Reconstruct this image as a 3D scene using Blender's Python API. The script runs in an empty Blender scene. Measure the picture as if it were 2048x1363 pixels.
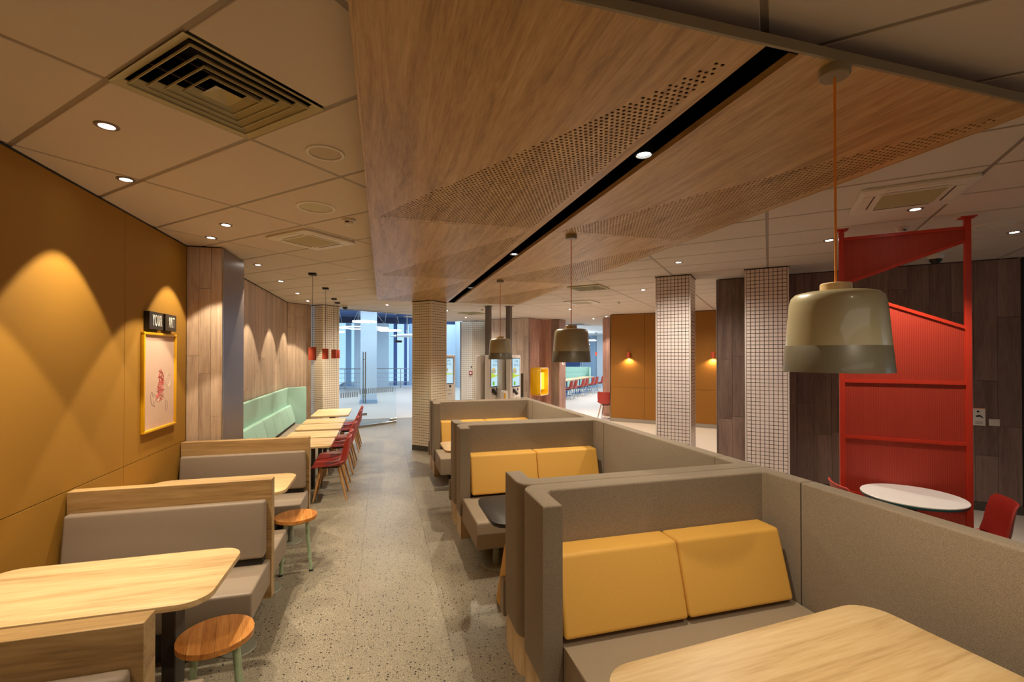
import bpy, bmesh, math, random
from mathutils import Vector, Matrix
random.seed(7)
S = bpy.context.scene
COL = S.collection
R = math.radians

# ------------------------------------------------------------------ camera, world, exposure
cd = bpy.data.cameras.new('camera'); cam = bpy.data.objects.new('camera', cd); COL.objects.link(cam)
cam.location = (0, 0, 1.87); cam.rotation_euler = (R(90.5), 0, R(-15.75))
cd.sensor_width = 36; cd.lens = 918 / 2048 * 36; cd.shift_y = 20 / 2048; cd.clip_start = .05; cd.clip_end = 200
S.camera = cam
S.view_settings.view_transform = 'Standard'; S.view_settings.look = 'None'
S.view_settings.gamma = 1; S.view_settings.use_curve_mapping = False
S.view_settings.exposure = 0.22
W = bpy.data.worlds.new('sky'); S.world = W; W.use_nodes = True
W.node_tree.nodes['Background'].inputs[0].default_value = (.62, .80, 1, 1)
W.node_tree.nodes['Background'].inputs[1].default_value = 1.15
S.cycles.max_bounces = 8; S.cycles.diffuse_bounces = 5; S.cycles.glossy_bounces = 3
S.cycles.transparent_max_bounces = 12; S.cycles.sample_clamp_indirect = 4
S.cycles.caustics_reflective = False; S.cycles.caustics_refractive = False

H = 3.02            # ceiling height
WARM = (1, .85, .62); NEUT = (1, .90, .78); COOL = (.72, .86, 1)

def light(name, kind, loc, power, color, parent=None, size=.04, spot=60, blend=.35, rot=(0, 0, 0), sy=None, target=None):
    d = bpy.data.lights.new(name, kind); d.energy = power; d.color = color
    if kind == 'AREA':
        d.size = size
        if sy: d.shape = 'RECTANGLE'; d.size_y = sy
    else:
        d.shadow_soft_size = size
    if kind == 'SPOT': d.spot_size = R(spot); d.spot_blend = blend
    o = bpy.data.objects.new(name, d); COL.objects.link(o); o.location = loc; o.rotation_euler = rot
    if target is not None:
        o.rotation_euler = (Vector(target) - Vector(loc)).to_track_quat('-Z', 'Y').to_euler()
    if parent: o.parent = parent; o.matrix_parent_inverse = Matrix.Translation(parent.location).inverted() if parent.rotation_euler.z == 0 else parent.matrix_basis.inverted()
    return o

# large daylight-like area lights of the bright hall beyond the glass and of the far dining room
light('hall_light', 'AREA', (0, 19, 4.1), 620, COOL, size=9, sy=9)
light('hall_light_far', 'AREA', (4.5, 24.5, 4.1), 380, COOL, size=6, sy=6)
light('dining_light', 'AREA', (9.5, 19.5, 2.95), 330, (.85, .92, 1), size=7, sy=6, rot=(0, 0, R(45)))
light('rear_fill_light', 'AREA', (1.0, -3.2, 2.9), 60, NEUT, size=5, sy=2.5)  # added fill behind the camera to lift the ceiling, belongs to no fixture

# ------------------------------------------------------------------ materials
MATS = {}
def nm(name):
    m = bpy.data.materials.new(name); m.use_nodes = True
    return m, m.node_tree, m.node_tree.nodes['Principled BSDF']
def srgb(r, g, b):
    f = lambda c: (c / 255 / 12.92) if c / 255 <= .04045 else ((c / 255 + .055) / 1.055) ** 2.4
    return (f(r), f(g), f(b), 1)
def plain(name, col, rough=.5, metal=0, spec=.5, noise=0, nscale=60, bump=0, coat=0):
    m, t, p = nm(name)
    p.inputs['Base Color'].default_value = col; p.inputs['Roughness'].default_value = rough
    p.inputs['Metallic'].default_value = metal; p.inputs['Specular IOR Level'].default_value = spec
    p.inputs['Coat Weight'].default_value = coat
    tc = t.nodes.new('ShaderNodeTexCoord'); n = t.nodes.new('ShaderNodeTexNoise')
    n.inputs['Scale'].default_value = nscale; n.inputs['Detail'].default_value = 4
    t.links.new(tc.outputs['Object'], n.inputs['Vector'])
    if noise:
        mx = t.nodes.new('ShaderNodeMix'); mx.data_type = 'RGBA'
        mx.inputs[6].default_value = [c * (1 - noise) for c in col[:3]] + [1]
        mx.inputs[7].default_value = [min(1, c * (1 + noise)) for c in col[:3]] + [1]
        t.links.new(n.outputs['Fac'], mx.inputs[0]); t.links.new(mx.outputs[2], p.inputs['Base Color'])
    if bump:
        b = t.nodes.new('ShaderNodeBump'); b.inputs['Strength'].default_value = bump; b.inputs['Distance'].default_value = .002
        t.links.new(n.outputs['Fac'], b.inputs['Height']); t.links.new(b.outputs['Normal'], p.inputs['Normal'])
    MATS[name] = m; return m
def wood(name, cols, axis='Y', rough=.42, scale=1.0, vary=.0, tint=None):
    m, t, p = nm(name); L = t.links.new
    tc = t.nodes.new('ShaderNodeTexCoord'); mp = t.nodes.new('ShaderNodeMapping')
    s = {'X': (.7, 9, 9), 'Y': (9, .7, 9), 'Z': (9, 9, .7)}[axis]
    mp.inputs['Scale'].default_value = [v * scale for v in s]
    oi = t.nodes.new('ShaderNodeObjectInfo'); ml = t.nodes.new('ShaderNodeMath'); ml.operation = 'MULTIPLY'; ml.inputs[1].default_value = 37
    L(oi.outputs['Random'], ml.inputs[0]); L(ml.outputs[0], mp.inputs['Location'])
    L(tc.outputs['Object'], mp.inputs['Vector'])
    n1 = t.nodes.new('ShaderNodeTexNoise'); n1.inputs['Scale'].default_value = 1.1; n1.inputs['Detail'].default_value = 7; n1.inputs['Roughness'].default_value = .62; n1.inputs['Distortion'].default_value = .9
    L(mp.outputs[0], n1.inputs['Vector'])
    n2 = t.nodes.new('ShaderNodeTexNoise'); n2.inputs['Scale'].default_value = 9; n2.inputs['Detail'].default_value = 4
    L(mp.outputs[0], n2.inputs['Vector'])
    ad = t.nodes.new('ShaderNodeMix'); ad.data_type = 'FLOAT'; ad.inputs[0].default_value = .32
    L(n1.outputs['Fac'], ad.inputs[2]); L(n2.outputs['Fac'], ad.inputs[3])
    cr = t.nodes.new('ShaderNodeValToRGB'); e = cr.color_ramp.elements
    e[0].position = .33; e[0].color = cols[0]; e[1].position = .66; e[1].color = cols[2]
    k = e.new(.48); k.color = cols[1]
    L(ad.outputs[0], cr.inputs[0])
    out = cr.outputs[0]
    if vary:
        hv = t.nodes.new('ShaderNodeHueSaturation'); mr = t.nodes.new('ShaderNodeMapRange')
        mr.inputs[3].default_value = 1 - vary; mr.inputs[4].default_value = 1 + vary
        L(oi.outputs['Random'], mr.inputs[0]); L(mr.outputs[0], hv.inputs['Value']); L(out, hv.inputs['Color']); out = hv.outputs[0]
    L(out, p.inputs['Base Color']); p.inputs['Roughness'].default_value = rough
    b = t.nodes.new('ShaderNodeBump'); b.inputs['Strength'].default_value = .12; b.inputs['Distance'].default_value = .002
    L(n2.outputs['Fac'], b.inputs['Height']); L(b.outputs['Normal'], p.inputs['Normal'])
    MATS[name] = m; return m
def fabric(name, c, rough=.9, sc=420, k=.28, sheen=.15):
    m, t, p = nm(name); L = t.links.new
    tc = t.nodes.new('ShaderNodeTexCoord'); n = t.nodes.new('ShaderNodeTexNoise'); n.inputs['Scale'].default_value = sc; n.inputs['Detail'].default_value = 2
    L(tc.outputs['Object'], n.inputs['Vector'])
    cr = t.nodes.new('ShaderNodeValToRGB'); e = cr.color_ramp.elements
    e[0].position = .35; e[0].color = [v * (1 - k) for v in c[:3]] + [1]; e[1].position = .65; e[1].color = [v * (1 + k) for v in c[:3]] + [1]
    L(n.outputs['Fac'], cr.inputs[0]); L(cr.outputs[0], p.inputs['Base Color'])
    b = t.nodes.new('ShaderNodeBump'); b.inputs['Strength'].default_value = .25; b.inputs['Distance'].default_value = .001
    L(n.outputs['Fac'], b.inputs['Height']); L(b.outputs['Normal'], p.inputs['Normal'])
    p.inputs['Roughness'].default_value = rough; p.inputs['Sheen Weight'].default_value = sheen
    p.inputs['Specular IOR Level'].default_value = .3
    MATS[name] = m; return m
def emis(name, col, st):
    m, t, p = nm(name); p.inputs['Base Color'].default_value = (0, 0, 0, 1)
    p.inputs['Emission Color'].default_value = col; p.inputs['Emission Strength'].default_value = st
    MATS[name] = m; return m
def glass(name, tint, gl=.06, rough=0.0):
    m, t, p = nm(name); L = t.links.new; t.nodes.remove(p)
    o = t.nodes['Material Output']; tr = t.nodes.new('ShaderNodeBsdfTransparent'); tr.inputs[0].default_value = tint
    g = t.nodes.new('ShaderNodeBsdfGlossy'); g.inputs['Roughness'].default_value = rough
    fr = t.nodes.new('ShaderNodeFresnel'); fr.inputs[0].default_value = 1.25
    mx = t.nodes.new('ShaderNodeMixShader'); L(fr.outputs[0], mx.inputs[0]); L(tr.outputs[0], mx.inputs[1]); L(g.outputs[0], mx.inputs[2]); L(mx.outputs[0], o.inputs[0])
    MATS[name] = m; return m
def terrazzo(name, base, spots, light_):
    m, t, p = nm(name); L = t.links.new
    tc = t.nodes.new('ShaderNodeTexCoord')
    ns = t.nodes.new('ShaderNodeTexNoise'); ns.inputs['Scale'].default_value = 130; ns.inputs['Detail'].default_value = 2
    L(tc.outputs['Object'], ns.inputs['Vector'])
    vm = t.nodes.new('ShaderNodeVectorMath'); vm.operation = 'MULTIPLY_ADD'; vm.inputs[1].default_value = (.006,) * 3
    L(ns.outputs['Color'], vm.inputs[0]); L(tc.outputs['Object'], vm.inputs[2])
    out = None
    big = t.nodes.new('ShaderNodeTexNoise'); big.inputs['Scale'].default_value = 1.3; big.inputs['Detail'].default_value = 3; L(tc.outputs['Object'], big.inputs['Vector'])
    fine = t.nodes.new('ShaderNodeTexNoise'); fine.inputs['Scale'].default_value = 170; fine.inputs['Detail'].default_value = 3; L(tc.outputs['Object'], fine.inputs['Vector'])
    cr = t.nodes.new('ShaderNodeValToRGB'); e = cr.color_ramp.elements
    e[0].position = .38; e[0].color = [v * .55 for v in base[:3]] + [1]; e[1].position = .6; e[1].color = [min(1, v * 1.25) for v in base[:3]] + [1]
    L(fine.outputs['Fac'], cr.inputs[0]); cur = cr.outputs[0]
    for sc, thr, col in ((38, .20, spots), (70, .20, spots), (110, .20, spots), (60, .17, light_)):
        v = t.nodes.new('ShaderNodeTexVoronoi'); v.inputs['Scale'].default_value = sc; L(vm.outputs[0], v.inputs['Vector'])
        lt = t.nodes.new('ShaderNodeMath'); lt.operation = 'LESS_THAN'; lt.inputs[1].default_value = thr * 1.2; L(v.outputs['Distance'], lt.inputs[0])
        sep = t.nodes.new('ShaderNodeSeparateColor'); L(v.outputs['Color'], sep.inputs[0])
        g = t.nodes.new('ShaderNodeMath'); g.operation = 'LESS_THAN'; g.inputs[1].default_value = .42; L(sep.outputs[0], g.inputs[0])
        mm = t.nodes.new('ShaderNodeMath'); mm.operation = 'MULTIPLY'; L(lt.outputs[0], mm.inputs[0]); L(g.outputs[0], mm.inputs[1])
        mx = t.nodes.new('ShaderNodeMix'); mx.data_type = 'RGBA'; L(mm.outputs[0], mx.inputs[0]); L(cur, mx.inputs[6]); mx.inputs[7].default_value = col; cur = mx.outputs[2]
    hv = t.nodes.new('ShaderNodeHueSaturation'); mr = t.nodes.new('ShaderNodeMapRange'); mr.inputs[3].default_value = .85; mr.inputs[4].default_value = 1.15
    L(big.outputs['Fac'], mr.inputs[0]); L(mr.outputs[0], hv.inputs['Value']); L(cur, hv.inputs['Color'])
    L(hv.outputs[0], p.inputs['Base Color']); p.inputs['Roughness'].default_value = .38
    MATS[name] = m; return m

M = MATS
plain('ceiling_tile', srgb(212, 200, 188), .95, noise=.06, nscale=300, bump=.1, spec=.1)
plain('ceiling_grid', srgb(150, 138, 124), .45, spec=.4)
plain('speaker_grille', srgb(196, 182, 164), .9)
plain('ceiling_void', (.02, .018, .016, 1), .9)
plain('white_plastic', srgb(222, 214, 200), .45)
plain('cream_metal', srgb(190, 180, 140), .5)
plain('black', (.006, .006, .006, 1), .5)
plain('dark_void', (.0015, .0015, .0015, 1), 1, spec=0)
plain('mustard', srgb(158, 114, 40), .72, noise=.05, nscale=220, bump=.1, spec=.25)
plain('orange_panel', srgb(146, 96, 34), .7, noise=.05, nscale=220, bump=.1, spec=.25)
wood('oak_canopy', (srgb(146, 112, 66), srgb(184, 146, 94), srgb(208, 174, 122)), 'Y', .4, 1.7)
wood('oak_x', (srgb(172, 138, 92), srgb(206, 174, 126), srgb(222, 196, 150)), 'X', .38, .9)
wood('oak_y', (srgb(172, 138, 92), srgb(206, 174, 126), srgb(222, 196, 150)), 'Y', .38, .9)
wood('oak_z', (srgb(170, 136, 92), srgb(200, 168, 120), srgb(216, 188, 144)), 'Z', .42, .9)
wood('oak_divider', (srgb(126, 96, 58), srgb(168, 134, 86), srgb(192, 160, 112)), 'X', .4, .8)
wood('stool_wood', (srgb(150, 88, 34), srgb(196, 128, 60), srgb(220, 158, 90)), 'Y', .35, 2.2, vary=.1)
wood('leg_wood', (srgb(150, 104, 56), srgb(182, 134, 80), srgb(200, 154, 98)), 'Z', .45, 2)
wood('plank_pale', (srgb(158, 132, 112), srgb(184, 158, 134), srgb(204, 180, 156)), 'Z', .5, .9, vary=.14)
wood('plank_dark', (srgb(104, 82, 72), srgb(128, 104, 92), srgb(148, 124, 110)), 'Z', .5, .9, vary=.2)
wood('plank_rose', (srgb(156, 112, 96), srgb(184, 140, 122), srgb(200, 158, 140)), 'Z', .5, .9, vary=.1)
plain('steel_sheen_brown', srgb(128, 112, 106), .42, metal=.35)  # bezel metal; also the colour that imitates sheen on the pier planks
plain('post_grey', srgb(112, 102, 94), .5)
plain('tile_white', srgb(232, 216, 206), .12, spec=.6)
plain('tile_cream', srgb(236, 222, 200), .12, spec=.6)
plain('grout', srgb(70, 58, 48), .9)
plain('trim_white', srgb(225, 212, 200), .4)
fabric('taupe', srgb(142, 128, 110))
fabric('grey_vinyl', srgb(146, 130, 114), .45, 500, .08, 0)
fabric('seat_beige', srgb(158, 142, 122), .6, 500, .1, 0)
fabric('yellow', srgb(226, 174, 84), .55, 300, .05, 0)
fabric('green_vinyl', srgb(160, 200, 184), .45, 200, .05, 0)
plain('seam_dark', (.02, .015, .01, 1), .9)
plain('mint_metal', srgb(158, 176, 142), .4)
plain('pedestal_grey', srgb(140, 140, 124), .4)
plain('red_shell', srgb(168, 48, 38), .42)
plain('red_metal', srgb(196, 50, 26), .35)
plain('red_stack', srgb(196, 78, 50), .5)
plain('orange_cord', srgb(232, 140, 40), .6)
plain('lamp_cream', srgb(166, 156, 124), .32, coat=.3)
plain('lamp_grey', srgb(104, 97, 78), .42, coat=.2)
plain('lamp_inside', srgb(235, 225, 205), .6)
plain('canopy_grey', srgb(140, 130, 105), .4)
plain('table_black', srgb(42, 38, 36), .4)
plain('marble', srgb(232, 230, 222), .25, noise=.05, nscale=7)
plain('teal', srgb(20, 80, 84), .4)
plain('dark_metal', srgb(58, 52, 48), .45)
plain('chrome', srgb(170, 172, 170), .25, metal=1)
plain('skirting', srgb(150, 138, 124), .6, noise=.08, nscale=90)
plain('skirting_dark', srgb(74, 68, 58), .6)
plain('kiosk_white', srgb(238, 230, 222), .35)
plain('yellow_metal', srgb(226, 170, 12), .4)
plain('sign_black', (.012, .009, .007, 1), .35)
plain('sign_white', srgb(235, 232, 224), .5)
plain('paper', srgb(206, 172, 150), .8, noise=.05, nscale=6)
plain('crayon_red', srgb(190, 90, 86), .8)
plain('crayon_grey', srgb(140, 120, 116), .8)
plain('crayon_pale', srgb(232, 214, 196), .8)
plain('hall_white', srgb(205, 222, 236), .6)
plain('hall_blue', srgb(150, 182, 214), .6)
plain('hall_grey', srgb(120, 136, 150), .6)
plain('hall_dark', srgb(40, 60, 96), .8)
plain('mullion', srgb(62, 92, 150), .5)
plain('floor_pale', srgb(214, 200, 184), .4, noise=.05, nscale=40)
plain('floor_grey', srgb(150, 140, 130), .4, noise=.05, nscale=40)
terrazzo('terrazzo', srgb(150, 140, 121), srgb(30, 26, 22), srgb(184, 176, 156))
emis('lens', (1, .95, .85, 1), 30); emis('lens_dim', (1, .9, .75, 1), 6)
emis('ring_glow', (.9, .96, 1, 1), 7); emis('window_sky', (.86, .94, 1, 1), 2.6)
emis('screen_blue', srgb(190, 224, 240), .9); emis('box_glow', srgb(255, 224, 60), 1.1); emis('box_white', srgb(255, 236, 200), 1.2)
plain('print_navy', srgb(60, 96, 120), .6); plain('print_green', srgb(196, 214, 60), .6); plain('print_bun', srgb(220, 190, 120), .6); plain('print_leaf', srgb(120, 180, 40), .6)
for k, c in (('screen_navy', srgb(70, 120, 150)), ('screen_green', srgb(200, 222, 70)), ('screen_bun', srgb(222, 200, 140)), ('screen_leaf', srgb(120, 190, 40)), ('screen_pale', srgb(222, 238, 244))): emis(k, c, .8)
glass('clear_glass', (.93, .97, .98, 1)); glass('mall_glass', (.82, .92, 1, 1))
def mesh_red():
    m, t, p = nm('red_mesh'); L = t.links.new
    p.inputs['Base Color'].default_value = srgb(186, 60, 38); p.inputs['Roughness'].default_value = .5
    tc = t.nodes.new('ShaderNodeTexCoord'); wv = t.nodes.new('ShaderNodeTexWave'); wv.wave_type = 'BANDS'; wv.bands_direction = 'X'; wv.inputs['Scale'].default_value = 26
    L(tc.outputs['Object'], wv.inputs['Vector'])
    mr = t.nodes.new('ShaderNodeMapRange'); mr.inputs[3].default_value = .62; mr.inputs[4].default_value = .92; L(wv.outputs['Fac'], mr.inputs[0])
    tr = t.nodes.new('ShaderNodeBsdfTransparent'); tr.inputs[0].default_value = (1, .55, .5, 1)
    mx = t.nodes.new('ShaderNodeMixShader'); L(mr.outputs[0], mx.inputs[0]); L(tr.outputs[0], mx.inputs[1]); L(p.outputs[0], mx.inputs[2])
    L(mx.outputs[0], t.nodes['Material Output'].inputs[0]); M['red_mesh'] = m
mesh_red()

# ------------------------------------------------------------------ mesh helpers
def nb(): return bmesh.new()
def merge(bm, t, mat=None):
    if mat is not None: bmesh.ops.transform(t, matrix=mat, verts=t.verts)
    me = bpy.data.meshes.new('t'); t.to_mesh(me); t.free(); bm.from_mesh(me); bpy.data.meshes.remove(me)
def bx(bm, x0, x1, y0, y1, z0, z1, bev=0, seg=2, mat=None):
    t = nb(); v = [t.verts.new((x, y, z)) for x in (x0, x1) for y in (y0, y1) for z in (z0, z1)]
    for f in ((0, 1, 3, 2), (4, 6, 7, 5), (0, 4, 5, 1), (2, 3, 7, 6), (0, 2, 6, 4), (1, 5, 7, 3)): t.faces.new([v[i] for i in f])
    bmesh.ops.recalc_face_normals(t, faces=t.faces)
    if bev: bmesh.ops.bevel(t, geom=t.edges[:], offset=bev, segments=seg, profile=.6, affect='EDGES')
    merge(bm, t, mat); return bm
def prism(bm, pts, z0, z1, bev=0, seg=2, mat=None):
    t = nb(); a = [t.verts.new((x, y, z0)) for x, y in pts]; b = [t.verts.new((x, y, z1)) for x, y in pts]
    n = len(pts); t.faces.new(a[::-1]); t.faces.new(b)
    for i in range(n): t.faces.new((a[i], a[(i + 1) % n], b[(i + 1) % n], b[i]))
    bmesh.ops.recalc_face_normals(t, faces=t.faces)
    if bev:
        ed = [e for e in t.edges if abs(e.verts[0].co.z - e.verts[1].co.z) < 1e-6]
        bmesh.ops.bevel(t, geom=ed, offset=bev, segments=seg, profile=.6, affect='EDGES')
    bmesh.ops.triangulate(t, faces=[f for f in t.faces if len(f.verts) > 4])
    merge(bm, t, mat); return bm
def rrect(x0, x1, y0, y1, r, k=5):
    rs = r if isinstance(r, (tuple, list)) else (r,) * 4; o = []
    for (cx, cy, a0, q) in ((x1, y1, 0, rs[0]), (x0, y1, 90, rs[1]), (x0, y0, 180, rs[2]), (x1, y0, 270, rs[3])):
        sx = -1 if cx == x1 else 1; sy = -1 if cy == y1 else 1
        if q <= 0: o.append((cx, cy)); continue
        for i in range(k + 1):
            a = R(a0 + 90 * i / k); o.append((cx + sx * q + q * math.cos(a), cy + sy * q + q * math.sin(a)))
    return o
def lathe(bm, prof, seg=24, c=(0, 0, 0), mat=None):
    t = nb(); rings = []
    for r, z in prof:
        if r < 1e-6: rings.append([t.verts.new((0, 0, z))] * 1)
        else: rings.append([t.verts.new((r * math.cos(2 * math.pi * i / seg), r * math.sin(2 * math.pi * i / seg), z)) for i in range(seg)])
    for a, b in zip(rings, rings[1:]):
        for i in range(seg):
            j = (i + 1) % seg
            if len(a) == 1 and len(b) == 1: continue
            if len(a) == 1: t.faces.new((a[0], b[i], b[j]))
            elif len(b) == 1: t.faces.new((a[i], a[j], b[0]))
            else: t.faces.new((a[i], a[j], b[j], b[i]))
    bmesh.ops.translate(t, verts=t.verts, vec=c); merge(bm, t, mat); return bm
def tube(bm, p, q, r0, r1=None, seg=10):
    r1 = r0 if r1 is None else r1; p = Vector(p); q = Vector(q); d = q - p; L = d.length
    t = nb(); m = Matrix.Translation(p) @ d.to_track_quat('Z', 'Y').to_matrix().to_4x4()
    a = [t.verts.new((r0 * math.cos(2 * math.pi * i / seg), r0 * math.sin(2 * math.pi * i / seg), 0)) for i in range(seg)]
    b = [t.verts.new((r1 * math.cos(2 * math.pi * i / seg), r1 * math.sin(2 * math.pi * i / seg), L)) for i in range(seg)]
    t.faces.new(a[::-1]); t.faces.new(b)
    for i in range(seg): t.faces.new((a[i], a[(i + 1) % seg], b[(i + 1) % seg], b[i]))
    merge(bm, t, m); return bm
def obj(name, bm, mat, parent=None, smooth=False, loc=None, rz=0):
    me = bpy.data.meshes.new(name); bm.to_mesh(me); bm.free()
    me.materials.append(M[mat] if isinstance(mat, str) else mat)
    if smooth:
        for p in me.polygons: p.use_smooth = True
        try: me.set_sharp_from_angle(angle=R(38))
        except Exception: pass
    o = bpy.data.objects.new(name, me); COL.objects.link(o)
    if loc: o.location = loc
    o.rotation_euler.z = rz
    if parent: o.parent = parent
    return o
def tag(o, label=None, cat=None, group=None, kind=None):
    if label: o['label'] = label
    if cat: o['category'] = cat
    if group: o['group'] = group
    if kind: o['kind'] = kind
    return o
def thing(name, label, cat, loc=(0, 0, 0), rz=0, group=None):
    o = bpy.data.objects.new(name, None); COL.objects.link(o); o.empty_display_size = .1
    o.location = loc; o.rotation_euler.z = rz; return tag(o, label, cat, group)
def root(name, kind='structure'):
    o = bpy.data.objects.new(name, None); COL.objects.link(o); return tag(o, kind=kind)
def dup(r, loc, rz, label=None, group=None):
    def cp(o, par):
        c = o.copy(); COL.objects.link(c); c.parent = par
        for k in o.children: cp(k, c)
        return c
    c = cp(r, None); c.location = loc; c.rotation_euler.z = rz
    if label: c['label'] = label
    if group: c['group'] = group
    return c
def inst(src, name, loc, rz=0, parent=None):
    o = bpy.data.objects.new(name, src.data); COL.objects.link(o); o.location = loc; o.rotation_euler.z = rz
    if parent: o.parent = parent
    return o

# ------------------------------------------------------------------ floor
fl = root('floor')
obj('subfloor', bx(nb(), -2.6, 16, -4, 34, -.12, -.012), 'skirting', fl)
slab = None
n = 0
for i in range(-4, 12):
    for j in range(-1, 12):
        x0 = -.18 + .61 * i; y0 = 2.86 + 1.2 * (j - 3) + (.6 if False else 0)
        if x0 > 7.2 or y0 + 1.2 < .2: continue
        if x0 < -2.1 and False: continue
        if x0 > 2.8 and y0 + x0 > 8.6: continue
        if x0 < -2.2: continue
        if slab is None: slab = obj('slab', bx(nb(), .0005, .6095, .0005, 1.1995, -.012, 0), 'terrazzo', fl, loc=(x0, y0, 0))
        else: inst(slab, 'slab', (x0, y0, 0), 0, fl)
bm = nb(); prism(bm, [(2.99, 5.0), (4.2, 4.4), (7.4, 1.4), (15.5, 1.4), (15.5, 33), (-2.3, 33), (-2.3, 14.1), (2.99, 14.1)], -.0115, -.002)
obj('pale_floor_field', bm, 'floor_pale', fl)
bm = nb(); prism(bm, [(4.9, 5.0), (8.0, 7.9), (8.9, 7.3), (6.0, 4.6)], -.003, .0)
obj('grey_floor_band', bm, 'floor_grey', fl)

# ------------------------------------------------------------------ ceiling: 1.2 x 0.6 tiles laid at 45 degrees
ce = root('ceiling')
obj('ceiling_deck', bx(nb(), -2.6, 14.5, -4, 14.5, H + .28, H + .4), 'ceiling_void', ce)
# grid runners
s = math.sqrt(.5)
def uv(u, v): return ((u + v) * s, (u - v) * s)      # u=(x+y)/sqrt2, v=(x-y)/sqrt2
def inside(x, y):
    if x < -2.0 or y < -.6: return False
    if y > 11.2 and x < -1.2: return False
    if y - x > 12.95 and x < .5: return False
    if y > 16.2: return False
    if x + y > 11.3 and x - y > 1.0: return False
    if x + y > 26: return False
    if x > 5.9 and (x - y) < -8: return False
    return True
U0 = .84; V0 = -.01
bmU = nb()
for k in range(-4, 36):
    u = U0 + .6 * k
    bx(bmU, u - .012, u + .012, -13, 6.5, H + .004, H + .03)
for k in range(-11, 6):
    v = V0 + 1.2 * k
    bx(bmU, -2, 20, v - .012, v + .012, H + .003, H + .031)
rotm = Matrix(((s, s, 0, 0), (s, -s, 0, 0), (0, 0, 1, 0), (0, 0, 0, 1)))
bmesh.ops.transform(bmU, matrix=rotm, verts=bmU.verts); bmesh.ops.reverse_faces(bmU, faces=bmU.faces)
# trim runners to the room
for co, no in (((-2.0, 0, 0), (-1, 0, 0)), ((0, -3.5, 0), (0, -1, 0)), ((0, 16.4, 0), (0, 1, 0)), ((13.8, 0, 0), (1, 0, 0)), ((-.8, 12.25, 0), (-.59, .8, 0))):
    bmesh.ops.bisect_plane(bmU, geom=bmU.verts[:] + bmU.edges[:] + bmU.faces[:], plane_co=co, plane_no=no, clear_outer=True)
tag(obj('ceiling_grid', bmU, 'ceiling_grid', ce), kind='stuff')
def tile_bm(u0, u1, v0, v1):
    b = nb(); bx(b, u0, u1, v0, v1, H, H + .02, .003, 1); return b
tl = None; nt = 0; extra = nb(); nx = 0
for a in range(-5, 34):
    for b in range(-11, 5):
        u = U0 + .6 * a; v = V0 + 1.2 * b
        cx, cy = uv(u + .3, v + .6)
        pts = [uv(u + q, v + w) for q in (.02, .3, .58) for w in (.02, .4, .8, 1.18)]
        ins = [inside(*p) for p in pts]
        if not any(ins): continue
        special = abs(u - .84) < .01 and abs(v + 2.41) < .02
        if special:
            o = obj('ceiling_tile', tile_bm(.012, .588, .612, 1.188), 'ceiling_tile', ce)
            o.matrix_basis = Matrix.Translation((*uv(u, v), 0)) @ rotm
            continue
        if all(ins) or cy < 12:
            # clip partial tiles at walls
            if all(ins):
                if tl is None: tl = obj('ceiling_tile', tile_bm(.012, .588, .012, 1.188), 'ceiling_tile', ce); o = tl
                else: o = inst(tl, 'ceiling_tile', (0, 0, 0), 0, ce)
                o.matrix_basis = Matrix.Translation((*uv(u, v), 0)) @ rotm
            else:
                t = tile_bm(u + .012, u + .588, v + .012, v + 1.188)
                bmesh.ops.transform(t, matrix=rotm, verts=t.verts); bmesh.ops.reverse_faces(t, faces=t.faces)
                cuts = [((-1.99, 0, 0), (-1, 0, 0))]
                if cy > 10.2 and cx < 1: cuts += [((-.8, 12.25, 0), (-.59, .8, 0))]
                if cx > 4 and cx - cy > 1.0 and False: cuts += [((5.4, 5.4, 0), (1, 1, 0))]
                for co, no in cuts:
                    bmesh.ops.bisect_plane(t, geom=t.verts[:] + t.edges[:] + t.faces[:], plane_co=co, plane_no=no, clear_outer=True)
                if not t.faces: t.free(); continue
                obj('ceiling_tile', t, 'ceiling_tile', ce)
            nt += 1
        else:
            t = tile_bm(u + .012, u + .588, v + .012, v + 1.188)
            bmesh.ops.transform(t, matrix=rotm, verts=t.verts); bmesh.ops.reverse_faces(t, faces=t.faces)
            merge(extra, t); nx += 1
for co, no in (((-.8, 12.3, 0), (-.59, .8, 0)), ((0, 16.4, 0), (0, 1, 0))):
    if nx: bmesh.ops.bisect_plane(extra, geom=extra.verts[:] + extra.edges[:] + extra.faces[:], plane_co=co, plane_no=no, clear_outer=True)
if nx: tag(obj('far_ceiling_tile', extra, 'ceiling_tile', ce), kind='stuff')
print('tiles', nt, nx)
obj('dining_ceiling', bx(nb(), 4.5, 16, 16.4, 34, H, H + .1), 'hall_white', ce)
obj('side_dining_ceiling', prism(nb(), [(9.0, 9.5), (16, 9.5), (16, 16.4), (9.0, 16.4)], H + .001, H + .1), 'hall_white', ce)

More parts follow.
